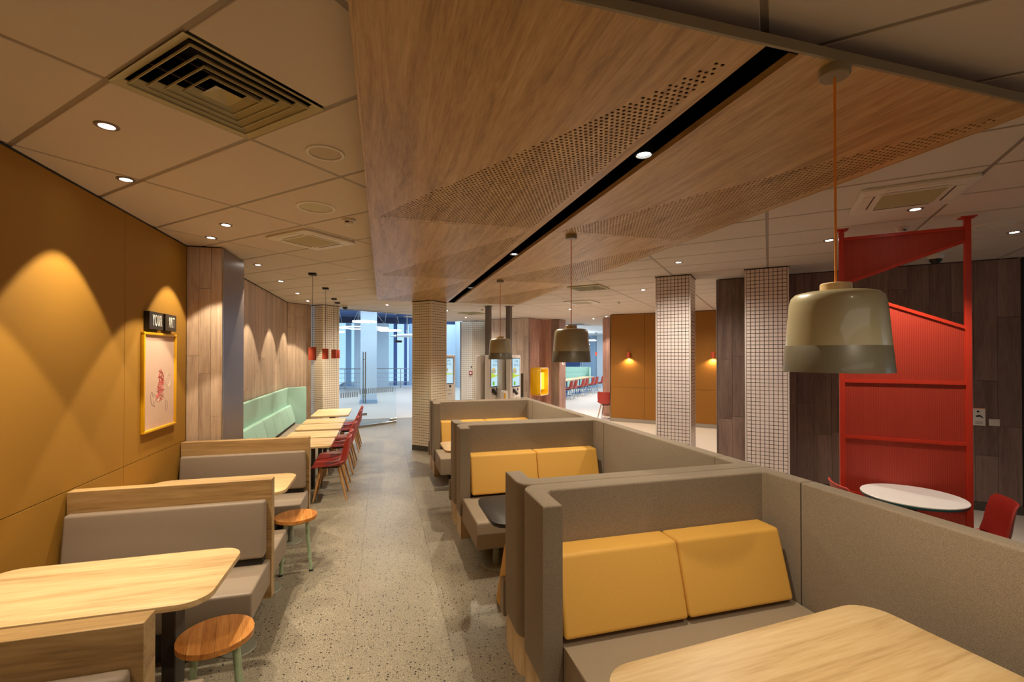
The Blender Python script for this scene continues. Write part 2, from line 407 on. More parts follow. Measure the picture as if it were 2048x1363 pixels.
# ------------------------------------------------------------------ walls
def frame2(p, q):
    p = Vector((*p, 0)); q = Vector((*q, 0)); d = q - p; return p, d.length, math.atan2(d.y, d.x)
def wall(name, p, q, z0=0, z1=H + .28, th=.12, mat='black', e0=.024, e1=.024):
    """plain backing; visible face is on the right-hand side of p->q (local -y)"""
    P, L, a = frame2(p, q)
    r = root(name); r.location = P; r.rotation_euler.z = a
    obj('wall_core', bx(nb(), e0, L - e1, .021, th, z0, z1), mat, r)
    return r, L
def planks(r, L, mat, w=.19, z0=.0, z1=H - .012, seed=1, lens=(.9, 1.3, 1.7)):
    rnd = random.Random(seed); n = max(1, round(L / w)); w = L / n
    for i in range(n):
        z = z0; first = rnd.uniform(.3, 1.4)
        while z < z1 - .001:
            h = first if z == z0 else rnd.choice(lens)
            e = min(z1, z + h)
            if z1 - e < .25: e = z1
            dpt = rnd.uniform(0, .0025)
            obj('plank', bx(nb(), i * w + .0012, (i + 1) * w - .0012, .002 + dpt, .021, z + .0012, e - .0012, .001, 1), mat, r); z = e
def panels(r, xs, zs, mat, gap=.0025):
    for x0, x1 in zip(xs, xs[1:]):
        for z0, z1 in zip(zs, zs[1:]):
            obj('wall_panel', bx(nb(), x0 + gap, x1 - gap, 0, .02, z0 + gap, z1 - gap, .001, 1), mat, r)

# left wall: x=-1.975, seen face towards +x : p->q with visible side on right: going +y, right-hand side is +x
wl, L = wall('wall_left', (-1.975, -3), (-1.975, 5.54), e1=-.1)
panels(wl, [0, 2.2, 4.75, 7.35, 8.54], [.1, .983, H - .015], 'mustard')
obj('baseboard_left', bx(nb(), 0, 8.54, -.008, .0, 0, .1), 'skirting_dark', wl)
obj('shadow_gap', bx(nb(), 0, 8.54, .005, .02, H - .014, H + .003), 'black', wl)
# boxed-out pier
wa, L = wall('wall_left_pier_face', (-1.975, 5.54), (-1.64, 5.54), th=.08, e0=-.05); planks(wa, L, 'plank_pale', .115, seed=3)
wb, L = wall('wall_left_pier_side', (-1.64, 5.54), (-1.64, 6.3), th=.1); planks(wb, L, 'plank_pale', .19, seed=4)
tag(obj('trim_1', bx(nb(), -1.642, -1.634, 5.532, 5.542, 0, H - .01), 'chrome'), kind='structure')
tag(obj('pier_sheen_sheet', bx(nb(), -1.645, -1.636, 5.55, 6.3, 0, H - .012, .001, 1), 'steel_sheen_brown'), kind='structure')  # sheet over the side planks, its greyish metal colour imitates their sheen
wc, L = wall('wall_left_recess', (-1.99, 6.3), (-1.99, 10.95), e0=-.1, e1=-.06); planks(wc, L, 'plank_pale', .2, seed=5)
we, L = wall('wall_left_pier_back', (-1.99, 6.18), (-1.665, 6.18), th=.08)
wd, L = wall('wall_left_corner', (-1.99, 10.95), (-1.57, 11.37), e0=-.04, mat='post_grey'); planks(wd, L, 'plank_pale', .2, seed=6)
# rear wall behind the camera
wr, L = wall('wall_back', (9, -3.6), (-2.6, -3.6)); 
obj('wall_panel', bx(nb(), 0, L, 0, .02, 0, H), 'plank_pale', wr)
# right plank wall (45 degrees): from (9.0,1.75) ... visible side faces (-1,-1). p->q with right-hand side = (-1,-1): direction (-1, 1)? right of (-1,1) is (1,1); so go (1,-1)
we_, L = wall('wall_right', (4.89, 5.86), (7.2, 3.55)); planks(we_, L, 'plank_dark', .205, z0=.1, seed=9)
obj('baseboard_right', bx(nb(), 0, L, -.012, .02, 0, .1), 'skirting_dark', we_)
wf, L2 = wall('wall_right_return', (4.99, 5.96), (4.89, 5.86)); planks(wf, L2, 'plank_dark', .2, seed=11)
tag(obj('trim_3', bx(nb(), -.006, .006, -.006, .006, 0, H - .01), 'post_grey', loc=(4.885, 5.86, 0)), kind='structure')
d1, L = wall('door_1', (7.2, 3.55), (8.2, 2.55), th=.1); obj('door_leaf', bx(nb(), 0, L, .0, .02, 0, H - .02), 'black', d1)
wg, L = wall('wall_right_near', (8.2, 2.55), (13, -2.2)); planks(wg, L, 'plank_dark', .6, seed=12)
# orange feature wall
wo, L = wall('wall_feature', (6.22, 11.78), (9.6, 8.4)); 
panels(wo, [0, .955, 2.2, 3.4, L], [.1, .97, H - .012], 'orange_panel')
for i in range(6): obj('skirting_tile', bx(nb(), i * .8 + .001, (i + 1) * .8 - .001 if i < 5 else L, -.01, .01, 0, .1), 'skirting', wo)
wj, L = wall('wall_jamb', (6.56, 12.92), (6.95, 12.53), th=.2); planks(wj, L, 'plank_rose', .16, seed=13)
tag(obj('trim_4', bx(nb(), -.008, .008, -.008, .008, 0, H - .01), 'chrome', loc=(6.215, 11.775, 0)), kind='structure')
wk, L = wall('wall_feature_return', (9.6, 8.4), (9.6, 3.0)); panels(wk, [0, 1.8, 3.6, 5.4], [0, .97, H], 'orange_panel')
# back zigzag plank walls
w1, L = wall('wall_back_wood', (3.3, 14.42), (4.32, 13.4), mat='post_grey'); planks(w1, L, 'plank_dark' if False else 'plank_pale', .22, seed=21)
w2, L = wall('wall_back_wood_side', (4.32, 13.4), (5.02, 14.1), e1=-.08); 
# this face looks towards (1,-1)
planks(w2, L, 'plank_rose', .22, seed=22)
w3, L = wall('wall_back_wood_inner', (5.02, 14.1), (5.44, 13.68), e0=-.05); planks(w3, L, 'plank_dark', .21, seed=23)
w4, L = wall('wall_back_wood_end', (5.44, 13.68), (5.79, 14.03)); planks(w4, L, 'plank_rose', .18, seed=24)
tag(obj('trim_5', bx(nb(), -.008, .008, -.008, .008, 0, H - .01), 'chrome', loc=(4.32, 13.39, 0)), kind='structure')
obj('core', bx(nb(), 0, .06, .3, 3.0, 0, H), 'plank_rose', w4)
# white mosaic wall near the entrance
def mosaic(bm, L, z0, z1, ts=.05, y=-.004, x0=0):
    nxx = int(L / ts + .2); sx = L / nxx; nz = int((z1 - z0) / ts); ts = (z1 - z0) / nz; g = .0029
    for i in range(nxx):
        for j in range(nz):
            a = x0 + i * sx + g; b = x0 + (i + 1) * sx - g; c = z0 + j * ts + g; d = z0 + (j + 1) * ts - g; e = .0012
            v = [bm.verts.new(p) for p in ((a, 0, c), (b, 0, c), (b, 0, d), (a, 0, d), (a + e, y, c + e), (b - e, y, c + e), (b - e, y, d - e), (a + e, y, d - e))]
            for f in ((4, 5, 6, 7), (0, 1, 5, 4), (1, 2, 6, 5), (2, 3, 7, 6), (3, 0, 4, 7)): bm.faces.new([v[q] for q in f])
for k, (p, q) in enumerate((((2.62, 15.75), (2.95, 15.42)), ((2.95, 15.42), (3.9, 15.42)))):
    w5, L = wall('wall_mosaic_%s' % ('left', 'right')[k], p, q); obj('grout_bed', bx(nb(), 0, L, 0, .02, 0, H - .02), 'grout', w5)
    b = nb(); mosaic(b, L, 0, H - .002, .07); tag(obj('mosaic_tile', b, 'tile_cream', w5), kind='stuff')

# ------------------------------------------------------------------ mosaic columns
def column(name, cx, cy, side, label, z1, mat, rz=R(45), skirt=True):
    r = thing(name, label, 'column', (cx, cy, 0), rz)
    h = side / 2
    obj('core', bx(nb(), -h, h, -h, h, .0, z1), 'grout', r)
    for k in range(4):
        b = nb(); mosaic(b, side - .03, .1, z1 - .012, .05, x0=-(side - .03) / 2)
        bmesh.ops.transform(b, matrix=Matrix.Rotation(R(90 * k), 4, 'Z') @ Matrix.Translation((0, -h - .0005, 0)), verts=b.verts)
        o = tag(obj('mosaic_face', b, mat, r), kind='stuff')
        c = nb(); bx(c, -.009, .009, -.009, .009, .1, z1 - .01); bmesh.ops.transform(c, matrix=Matrix.Rotation(R(90 * k), 4, 'Z') @ Matrix.Translation((h - .004, -h + .004, 0)), verts=c.verts)
        obj('corner_trim', c, 'trim_white' if mat == 'tile_white' else 'tile_cream', r)
    obj('plinth', bx(nb(), -h - .006, h + .006, -h - .006, h + .006, 0, .1), 'skirting_dark', r)
    obj('cap', bx(nb(), -h - .012, h + .012, -h - .012, h + .012, z1 - .012, z1), 'dark_metal', r)
    return r
ZC = 2.93
column('tiled_column', .905, 9.28, .47, 'white mosaic column rising to the wooden canopy behind the farthest booth', ZC, 'tile_cream')
column('tiled_column', 4.205, 5.92, .475, 'slim white mosaic column standing alone in front of the orange wall', H, 'tile_white')
column('tiled_column', 5.03, 5.07, .50, 'white mosaic column between dark plank wall and red screen', H, 'tile_white')
column('tiled_column', -1.3, 11.52, .44, 'white mosaic column at the end of the green bench beside the glass', H, 'tile_cream')

# ------------------------------------------------------------------ wooden canopy with perforated triangles and a light slot
cn = thing('wooden_canopy', 'long oak ceiling canopy with perforated triangles and a black light slot', 'canopy', (0, 0, 0))
def perf_panel(x0, x1, y0, y1, side):
    """underside with round holes inside the triangle; returns bm. side -1: left board, +1: right board"""
    b = nb(); z = ZC; p = .027; r = .0084; depth = .004
    margin = .045
    nxx = int((x1 - x0 - 2 * margin) / p); ny = int((y1 - y0 - 2 * margin) / p)
    ox = x0 + ((x1 - x0) - nxx * p) / 2; oy = y1 - margin - ny * p
    def q(ax, bx_, ay, by):
        if bx_ - ax < 1e-5 or by - ay < 1e-5: return
        v = [b.verts.new(c) for c in ((ax, ay, z), (ax, by, z), (bx_, by, z), (bx_, ay, z))]; b.faces.new(v)
    q(x0, x1, y0, oy); q(x0, x1, oy + ny * p, y1)
    hexa = [(r * math.cos(R(60 * k + 30)), r * math.sin(R(60 * k + 30))) for k in range(6)]
    for j in range(ny):
        ya = oy + j * p; f = j / ny      # f=0 near end, 1 far joint
        off = p / 2 if j % 2 else 0
        # triangle: apex on slot side (left board) or outer side (right board) at near end, full width at far end
        k0 = int(nxx * (1 - f)) if True else 0
        c0, c1 = (k0, nxx) if f > .02 else (nxx, nxx)
        if off: c1 -= 1
        if c1 <= c0: q(x0, x1, ya, ya + p); continue
        xa = ox + c0 * p + off; xb = ox + c1 * p + off
        q(x0, xa, ya, ya + p); q(xb, x1, ya, ya + p)
        for c in range(c0, c1):
            a = ox + c * p + off; cxx = a + p / 2; cyy = ya + p / 2
            sq = [b.verts.new((a + u * p, ya + w * p, z)) for u, w in ((0, 0), (1, 0), (1, 1), (0, 1))]
            hx = [b.verts.new((cxx + u, cyy + w, z)) for u, w in hexa]
            up = [b.verts.new((cxx + u, cyy + w, z + depth)) for u, w in hexa]
            # hexa angles 30,90,150,210,270,330 ; corners: 0 SW,1 SE,2 NE,3 NW
            for f_ in ((sq[2], hx[0], hx[5], sq[1]), (sq[3], hx[2], hx[1]), (sq[3], hx[1], sq[2]), (sq[2], hx[1], hx[0]), (sq[0], hx[3], hx[2], sq[3]), (sq[1], hx[4], sq[0]), (sq[0], hx[4], hx[3]), (sq[1], hx[5], hx[4])):
                b.faces.new(f_)
            for k in range(6): b.faces.new((hx[k], hx[(k + 1) % 6], up[(k + 1) % 6], up[k]))
    # rim
    t = .028
    for (ax, ay, bx_, by) in ((x0, y0, x1, y0), (x1, y0, x1, y1), (x1, y1, x0, y1), (x0, y1, x0, y0)):
        v = [b.verts.new(c) for c in ((ax, ay, z), (bx_, by, z), (bx_, by, z + t), (ax, ay, z + t))]; b.faces.new(v)
    v = [b.verts.new(c) for c in ((x0, y0, z + t), (x1, y0, z + t), (x1, y1, z + t), (x0, y1, z + t))]; b.faces.new(v)
    return b
CX = (-.09, 1.265, 1.41, 2.72); CY = (1.27, 3.70, 6.38, 9.28)
for (y0, y1) in zip(CY, CY[1:]):
    for sd, (x0, x1) in ((-1, (CX[0], CX[1])), (1, (CX[2], CX[3]))):
        obj('perforated_board', perf_panel(x0, x1, y0 + .0015, y1 - .0015, sd), 'oak_canopy', cn)
        obj('hole_shade_sheet', bx(nb(), x0 + .01, x1 - .01, y0 + .01, y1 - .01, ZC + .0045, ZC + .007), 'dark_void', cn)  # near-black sheet stands in for the shade inside the holes
obj('end_fascia', bx(nb(), CX[0], CX[3], CY[0] - .012, CY[0] - .0005, ZC - .002, ZC + .035), 'canopy_grey', cn)
obj('side_fascia', bx(nb(), CX[0] - .012, CX[0] - .0005, CY[0], CY[3], ZC - .001, ZC + .035), 'oak_canopy', cn)
obj('side_fascia', bx(nb(), CX[3] + .0005, CX[3] + .012, CY[0], CY[3], ZC - .001, ZC + .035), 'oak_canopy', cn)
b = nb()   # black channel
YC = CY[0] + .12
bx(b, CX[1] - .01, CX[1], YC, CY[3], ZC + .002, ZC + .078); bx(b, CX[2], CX[2] + .01, YC, CY[3], ZC + .03, ZC + .078)
bx(b, CX[1] - .01, CX[2] + .01, YC, CY[3], ZC + .078, ZC + .084); bx(b, CX[1] - .01, CX[2] + .01, CY[0], YC, ZC + .03, ZC + .034); bx(b, CX[1], CX[2], YC - .005, YC, ZC + .034, ZC + .08); bx(b, CX[1], CX[2], CY[3] - .01, CY[3], ZC + .002, ZC + .078); bx(b, CX[1], CX[2], CY[0], CY[0] + .01, ZC + .002, ZC + .033)
obj('slot_lining', b, 'dark_void', cn)
obj('slot_trim', bx(nb(), CX[2] - .003, CX[2] - .0005, CY[0] + .01, CY[3], ZC - .002, ZC + .03), 'oak_canopy', cn)
def slot_lamp(y, lab, pw=100):
    t = thing('slot_spotlight', lab, 'spotlight', (1.335, y, ZC), 0, None)
    obj('lamp_body', lathe(nb(), [(0, .07), (.04, .07), (.045, .065), (.045, .0), (.04, .0), (.036, .03), (.036, .05), (0, .05)], 20), 'black', t, True)
    obj('lens', lathe(nb(), [(.035, .012), (0, .012)], 20), 'lens', t)
    light('slot_beam', 'SPOT', (1.335, y, ZC - .01), pw, WARM, t, .02, 118, .4)
for y, lab in ((2.15, 'black spotlight in the canopy slot nearest the camera'), (4.65, 'black spotlight in the middle of the canopy slot'), (7.15, 'black spotlight near the far end of the canopy slot')): slot_lamp(y, lab, 150 if y > 7 else 100)
light('near_slot_beam', 'SPOT', (1.335, .1, 2.9), 60, WARM, None, .03, 110, .5)

# ------------------------------------------------------------------ ceiling fittings
def downlight(x, y, lab, power=60, color=WARM, spot=75, blend=.5, r=.034, aim=None, grp=None, lensmat='lens'):
    t = thing('downlight', lab, 'downlight', (x, y, H), 0, grp)
    obj('bezel', lathe(nb(), [(r * 1.55, .0), (r * 1.5, -.004), (r, -.005), (r, .0)], 24), 'steel_sheen_brown', t, True)
    obj('lens', lathe(nb(), [(r, -.001), (r * .6, -.003), (0, -.004)], 24), lensmat, t)
    if power:
        light('downlight_beam', 'SPOT', (x, y, H - .012), power, color, t, .028, spot, blend, target=aim or (x, y, 0))
    return t
# wall washers close to the mustard wall
downlight(-1.62, 3.57, 'downlight near the mustard wall between first and second bench divider', 120, WARM, 73, .12)
downlight(-1.62, 5.12, 'downlight over the framed drawing on the mustard wall', 105, WARM, 73, .12)
downlight(-1.62, 1.95, 'downlight by the mustard wall above the nearest divider', 60, WARM, 73, .12)
downlight(-1.335, 2.76, 'downlight beside the big square air diffuser above the nearest left table', 135, WARM, 76, .12)
downlight(-1.335, 4.58, 'downlight above the second left table in front of the wall washer', 135, WARM, 76, .12)
downlight(-1.335, .95, 'downlight behind the camera on the left', 60, WARM, 92, .3)
downlight(-1.53, 6.5, 'downlight over the near end of the green bench behind the plank pier', 120, WARM, 70, .12)
downlight(-1.53, 7.86, 'second downlight along the plank wall above the green bench', 120, WARM, 70, .12)
downlight(-1.53, 9.3, 'third downlight along the plank wall above the green bench', 120, WARM, 70, .12)
downlight(-1.53, 10.55, 'fourth downlight along the plank wall at the column', 120, WARM, 70, .12)
downlight(3.53, 4.91, 'downlight in front of the slim mosaic column', 176, NEUT, 155, .9)
downlight(4.42, 7.15, 'downlight between canopy and orange wall', 208, NEUT, 155, .9)
downlight(4.53, 10.7, 'downlight behind the cord of the middle cream lamp', 300, NEUT, 155, .9)
downlight(6.44, 13.3, 'downlight by the opening to the far dining room', 192, NEUT, 155, .9)
downlight(6.42, 12.4, 'downlight washing the plank jamb behind the left edge of the orange wall', 90, NEUT, 80, .5)
downlight(4.04, 2.61, 'bright downlight beside the large ceiling cassette at right', 110, NEUT, 90, .5)
downlight(5.69, 2.85, 'bright downlight at the right edge in front of the dark plank wall', 30, NEUT, 80, .5)
downlight(4.3, 3.55, 'downlight seen through the red mesh screen', 60, NEUT, 90, .5)
downlight(1.6, 11.9, 'downlight beyond the canopy near the entrance glass', 192, NEUT, 155, .9)
downlight(2.45, 13.9, 'small downlight in front of the cream mosaic wall', 192, NEUT, 155, .9)
downlight(.1, 10.9, 'downlight left of the mosaic column beyond the canopy', 176, NEUT, 155, .9)
downlight(7.2, 8.6, 'downlight hidden between mosaic column and orange wall', 176, NEUT, 155, .9)

def speaker(x, y, r, lab, grille='white_plastic', ring='white_plastic'):
    t = thing('ceiling_speaker', lab, 'speaker', (x, y, H))
    obj('ring', lathe(nb(), [(r, 0), (r - .003, -.008), (r * .84, -.009), (r * .82, -.003)], 36), ring, t, True)
    obj('grille', lathe(nb(), [(r * .83, -.002), (r * .4, -.005), (0, -.006)], 36), grille, t, True)
speaker(-.316, 2.79, .105, 'round white speaker in the ceiling closest to the canopy corner', 'speaker_grille')
speaker(-.5, 3.84, .145, 'round ceiling speaker with a tan grille in front of the cassette', 'cream_metal')
speaker(-.456, 7.36, .11, 'small round ceiling speaker far down the aisle')
speaker(5.21, 2.75, .14, 'round ceiling speaker to the right of the red screen')

def detector(x, y, lab, r=.05, h=.05):
    t = thing('smoke_detector', lab, 'detector', (x, y, H))
    obj('base', lathe(nb(), [(r, 0), (r, -.015), (r * .96, -.02), (r * .6, -.024)], 24), 'white_plastic', t, True)
    obj('sensor_head', lathe(nb(), [(r * .7, -.02), (r * .66, -h * .8), (r * .45, -h), (0, -h)], 20), 'white_plastic', t, True)
    obj('sensor_slot', bx(nb(), -r * .45, r * .1, -r * .72, -r * .6, -h * .75, -h * .5), 'dark_metal', t)
detector(-.28, 4.11, 'white smoke detector under the ceiling beside the canopy edge', .055)
detector(4.5, 3.02, 'white smoke detector above the red screen', .05)
detector(2.4, 11.25, 'white smoke detector beyond the far end of the canopy', .05)
detector(4.9, 8.9, 'small white smoke detector in the ceiling left of the slim mosaic column', .04)
def dome(x, y, lab):
    t = thing('dome_camera', lab, 'security camera', (x, y, H))
    obj('housing', lathe(nb(), [(.075, 0), (.075, -.035), (.07, -.045), (.06, -.048)], 28), 'white_plastic', t, True)
    obj('dome', lathe(nb(), [(.058, -.046), (.052, -.075), (.03, -.1), (0, -.108)], 24), 'black', t, True)
dome(6.12, 3.75, 'dome camera at the right above the dark plank wall')
dome(-.83, 11.2, 'dome camera in front of the glass entrance')

# square air diffusers: nested louvre frames
def diffuser(cx, cy, side, lab, rz=R(45), nlv=5, deep=True):
    t = thing('air_diffuser', lab, 'air vent', (cx, cy, H), rz); h = side / 2
    def frame(o, i, zo, zi, th=.003):
        b = nb(); q = []
        for (w, z) in ((o, zo), (i, zi)):
            q.append([b.verts.new((sx * w, sy * w, z)) for sx, sy in ((-1, -1), (1, -1), (1, 1), (-1, 1))])
            q.append([b.verts.new((sx * (w - .001), sy * (w - .001), z + th)) for sx, sy in ((-1, -1), (1, -1), (1, 1), (-1, 1))])
        for a, c in ((0, 2), (1, 3), (0, 1), (2, 3)):
            for k in range(4): b.faces.new((q[a][k], q[a][(k + 1) % 4], q[c][(k + 1) % 4], q[c][k]))
        return b
    obj('outer_frame', frame(h, h * .87, -.004, .012), 'cream_metal', t)
    for k in range(nlv - 1):
        o = h * (.84 - k * .16); b = frame(o, o - h * .085, -.002, .022)
        for sx in (-1, 1): bx(b, sx * o - .0015, sx * o + .0015, -o, o, -.010, .0); bx(b, -o, o, sx * o - .0015, sx * o + .0015, -.010, .0)
        obj('louvre', b, 'cream_metal', t)
    b = nb(); o = h * .2
    c = [b.verts.new((sx * o, sy * o, -.004)) for sx, sy in ((-1, -1), (1, -1), (1, 1), (-1, 1))]; ap = b.verts.new((0, 0, .03))
    for k in range(4): b.faces.new((c[k], c[(k + 1) % 4], ap))
    obj('centre_cone', b, 'cream_metal', t)
    b = nb(); bx(b, -h, h, -h, h, .2, .21)
    for a in (-1, 1): bx(b, a * h - .004, a * h + .004, -h, h, 0.02, .2); bx(b, -h, h, a * h - .004, a * h + .004, .02, .2)
    obj('plenum', b, 'black', t)
    b = nb()
    for k in range(3):
        bx(b, -h, h, -h * .5 + k * h * .5 - .004, -h * .5 + k * h * .5 + .004, .07, .08)
    obj('damper_blade', b, 'dark_metal', t)
cx, cy = uv(.84 + .3, -2.41 + .3)
diffuser(cx, cy, .598, 'large square louvred air diffuser in the ceiling at upper left')
# those further away sit as face plates below the tiles
def diffuser_flat(cx, cy, side, lab, rz=R(45)):
    t = thing('air_diffuser', lab, 'air vent', (cx, cy, H - .022), rz); h = side / 2
    obj('outer_frame', bx(bx(bx(bx(nb(), -h, h, -h, -h * .88, 0, .02), -h, h, h * .88, h, 0, .02), -h, -h * .88, -h * .88, h * .88, 0, .02), h * .88, h, -h * .88, h * .88, 0, .02), 'cream_metal', t)
    obj('plenum', bx(nb(), -h * .88, h * .88, -h * .88, h * .88, .018, .021), 'black', t)
    for k in range(5):
        a = h * (.78 - k * .16); b = nb()
        for sx in (-1, 1): bx(b, sx * a - .006, sx * a + .006, -a, a, .0, .014); bx(b, -a, a, sx * a - .006, sx * a + .006, .0, .014)
        obj('louvre', b, 'cream_metal', t)
diffuser_flat(3.37, 7.15, .56, 'square air diffuser in the ceiling to the right of the canopy end')
diffuser_flat(2.35, 12.4, .56, 'square air diffuser beyond the canopy near the entrance')
def cassette(cx, cy, side, lab, rz=R(45)):
    t = thing('ceiling_cassette', lab, 'air conditioner', (cx, cy, H), rz); h = side / 2
    b = nb(); prism(b, rrect(-h, h, -h, h, .03), -.022, -.0005, .006, 2); obj('face_plate', b, 'white_plastic', t, True)
    g = h * .56
    obj('grille_frame', bx(nb(), -g - .02, g + .02, -g - .02, g + .02, -.027, -.0215, .002, 1), 'white_plastic', t)
    b = nb(); n = 26
    for k in range(n):
        x = -g + (k + .5) * 2 * g / n; bx(b, x - g / n * .55, x + g / n * .55, -g, g, -.0305, -.0265)
    tag(obj('intake_grille', b, 'cream_metal', t), kind='stuff')
    for k in range(4):
        b = nb(); bx(b, -h * .55, h * .55, -h * .9, -h * .72, -.026, -.021, .002, 1)
        bmesh.ops.rotate(b, verts=b.verts, cent=(0, 0, 0), matrix=Matrix.Rotation(R(90 * k), 3, 'Z')); f = obj('air_flap', b, 'white_plastic', t)
        b = nb(); bx(b, -h * .53, h * .53, -h * .705, -h * .685, -.0245, -.0215)
        bmesh.ops.rotate(b, verts=b.verts, cent=(0, 0, 0), matrix=Matrix.Rotation(R(90 * k), 3, 'Z')); obj('flap_gap', b, 'black', f)
cassette(-.68, 4.92, .60, 'square ceiling cassette air conditioner left of the canopy')
cassette(3.64, 2.40, .62, 'square ceiling cassette air conditioner above and right of the near cream lamp')
cassette(4.15, 9.15, .62, 'square ceiling cassette seen beyond the canopy edge near the orange wall')

# ------------------------------------------------------------------ pendant lamps
def cream_pendant(y, lab, power):
    t = thing('cream_pendant_lamp', lab, 'pendant lamp', (1.605, y, ZC - .0015), 0)
    obj('ceiling_rose', lathe(nb(), [(0, -.035), (.045, -.035), (.05, -.03), (.05, 0)], 28), 'canopy_grey', t, True)
    zt = 2.135 - ZC
    obj('cord', tube(nb(), (0, 0, -.035), (0, 0, zt + .0), .0042, .0042, 8), 'orange_cord', t, True)
    obj('wooden_cap', lathe(nb(), [(0, zt), (.046, zt), (.05, zt - .004), (.05, zt - .04), (0, zt - .04)], 28), 'oak_z', t, True)
    z = lambda v: v - ZC
    obj('upper_shade', lathe(nb(), [(0.03, z(2.102)), (.11, z(2.101)), (.130, z(2.096)), (.143, z(2.083)), (.149, z(2.06)), (.153, z(2.02)), (.162, z(1.905)), (.158, z(1.905)), (.146, z(2.055)), (.128, z(2.09)), (.03, z(2.096))], 48), 'lamp_cream', t, True)
    obj('lower_band', lathe(nb(), [(.1605, z(1.907)), (.1625, z(1.9045)), (.171, z(1.81)), (.167, z(1.81)), (.158, z(1.904))], 48), 'lamp_grey', t, True)
    b = obj('bulb', lathe(nb(), [(.012, z(2.06)), (.02, z(2.03)), (.034, z(1.99)), (.03, z(1.96)), (0, z(1.945))], 20), 'lens_dim', t, True)
    light('pendant_glow', 'POINT', (1.605, y, 1.93), power, WARM, t, .035)
cream_pendant(1.30, 'large cream and grey pendant lamp hanging closest to the camera at right', 9)
cream_pendant(3.76, 'cream and grey pendant lamp hanging over the middle booth', 8)
cream_pendant(6.3, 'farthest and smallest looking cream pendant lamp, in front of the kiosks', 8)
def red_pendant(x, y, lab, rose=True):
    t = thing('red_cylinder_pendant', lab, 'pendant lamp', (x, y, H), 0)
    obj('ceiling_rose', bx(nb(), -.05, .05, -.05, .05, -.03, 0, .004, 1), 'black', t)
    obj('cord', tube(nb(), (0, 0, -.03), (0, 0, 1.98 - H), .0028, .0028, 6), 'black', t)
    z0 = 1.80 - H; z1 = 1.98 - H
    obj('lamp_shade', lathe(nb(), [(0, z1), (.05, z1), (.052, z1 - .004), (.052, z0), (.047, z0), (.047, z1 - .02), (0, z1 - .02)], 24), 'red_stack', t, True)
    obj('bulb', lathe(nb(), [(.03, z0 + .06), (.03, z0 + .02), (0, z0 + .01)], 16), 'lens_dim', t, True)
    light('pendant_beam', 'SPOT', (x, y, 1.80), 14, WARM, t, .03, 120, .5)
red_pendant(-.95, 6.97, 'red cylinder pendant on black cord, nearest of the four over the small tables')
red_pendant(-.94, 8.41, 'red cylinder pendant on black cord, second of the four over the small tables')
red_pendant(-.95, 9.95, 'red cylinder pendant on black cord, third of the four over the small tables')
red_pendant(-.95, 10.68, 'red cylinder pendant on black cord, last of the four beside the mosaic column')

# ------------------------------------------------------------------ right-hand booths
BL, BR = .765, 2.475          # outer aisle edge, outer spine edge
def arc(cx, cy, r, a0, a1, k=6): return [(cx + r * math.cos(R(a0 + (a1 - a0) * i / k)), cy + r * math.sin(R(a0 + (a1 - a0) * i / k))) for i in range(k + 1)]
def u_outline(wing, back, rc=.095, ins=0, w=.105, flip=1, xr=None):
    """U opening towards -y (flip=1); back outer face at y=0; wing length measured from back"""
    l = BL + ins; r = (BR if xr is None else xr) - ins; y0 = -wing + ins * .5; yb = 0 - .0005
    pts = [(l, y0)] + arc(l + rc, yb - rc, rc, 180, 90) + [(r, yb), (r, y0), (r - w + 2 * ins, y0)]
    pts += [(r - w + 2 * ins, -back - .02), (r - w + 2 * ins - .02, -back), (l + w - 2 * ins + .03, -back), (l + w - 2 * ins, -back - .03), (l + w - 2 * ins, y0)]
    return [(x, y * flip) for x, y in (pts if flip == 1 else pts[::-1])]
def cushion(bm, x0, x1, ybk, z0, z1, db, dt, s=-1, r=.022):
    """wedge back cushion, back face at ybk, front towards s*y"""
    t = nb(); pr = [(ybk, z0), (ybk + s * db, z0), (ybk + s * dt, z1), (ybk, z1)]
    a = [t.verts.new((x0, y, z)) for y, z in pr]; b = [t.verts.new((x1, y, z)) for y, z in pr]
    t.faces.new(a); t.faces.new(b[::-1])
    for i in range(4): t.faces.new((a[i], b[i], b[(i + 1) % 4], a[(i + 1) % 4]))
    bmesh.ops.recalc_face_normals(t, faces=t.faces)
    bmesh.ops.bevel(t, geom=t.edges[:], offset=r, segments=4, profile=.55, affect='EDGES'); merge(bm, t)
    return bm
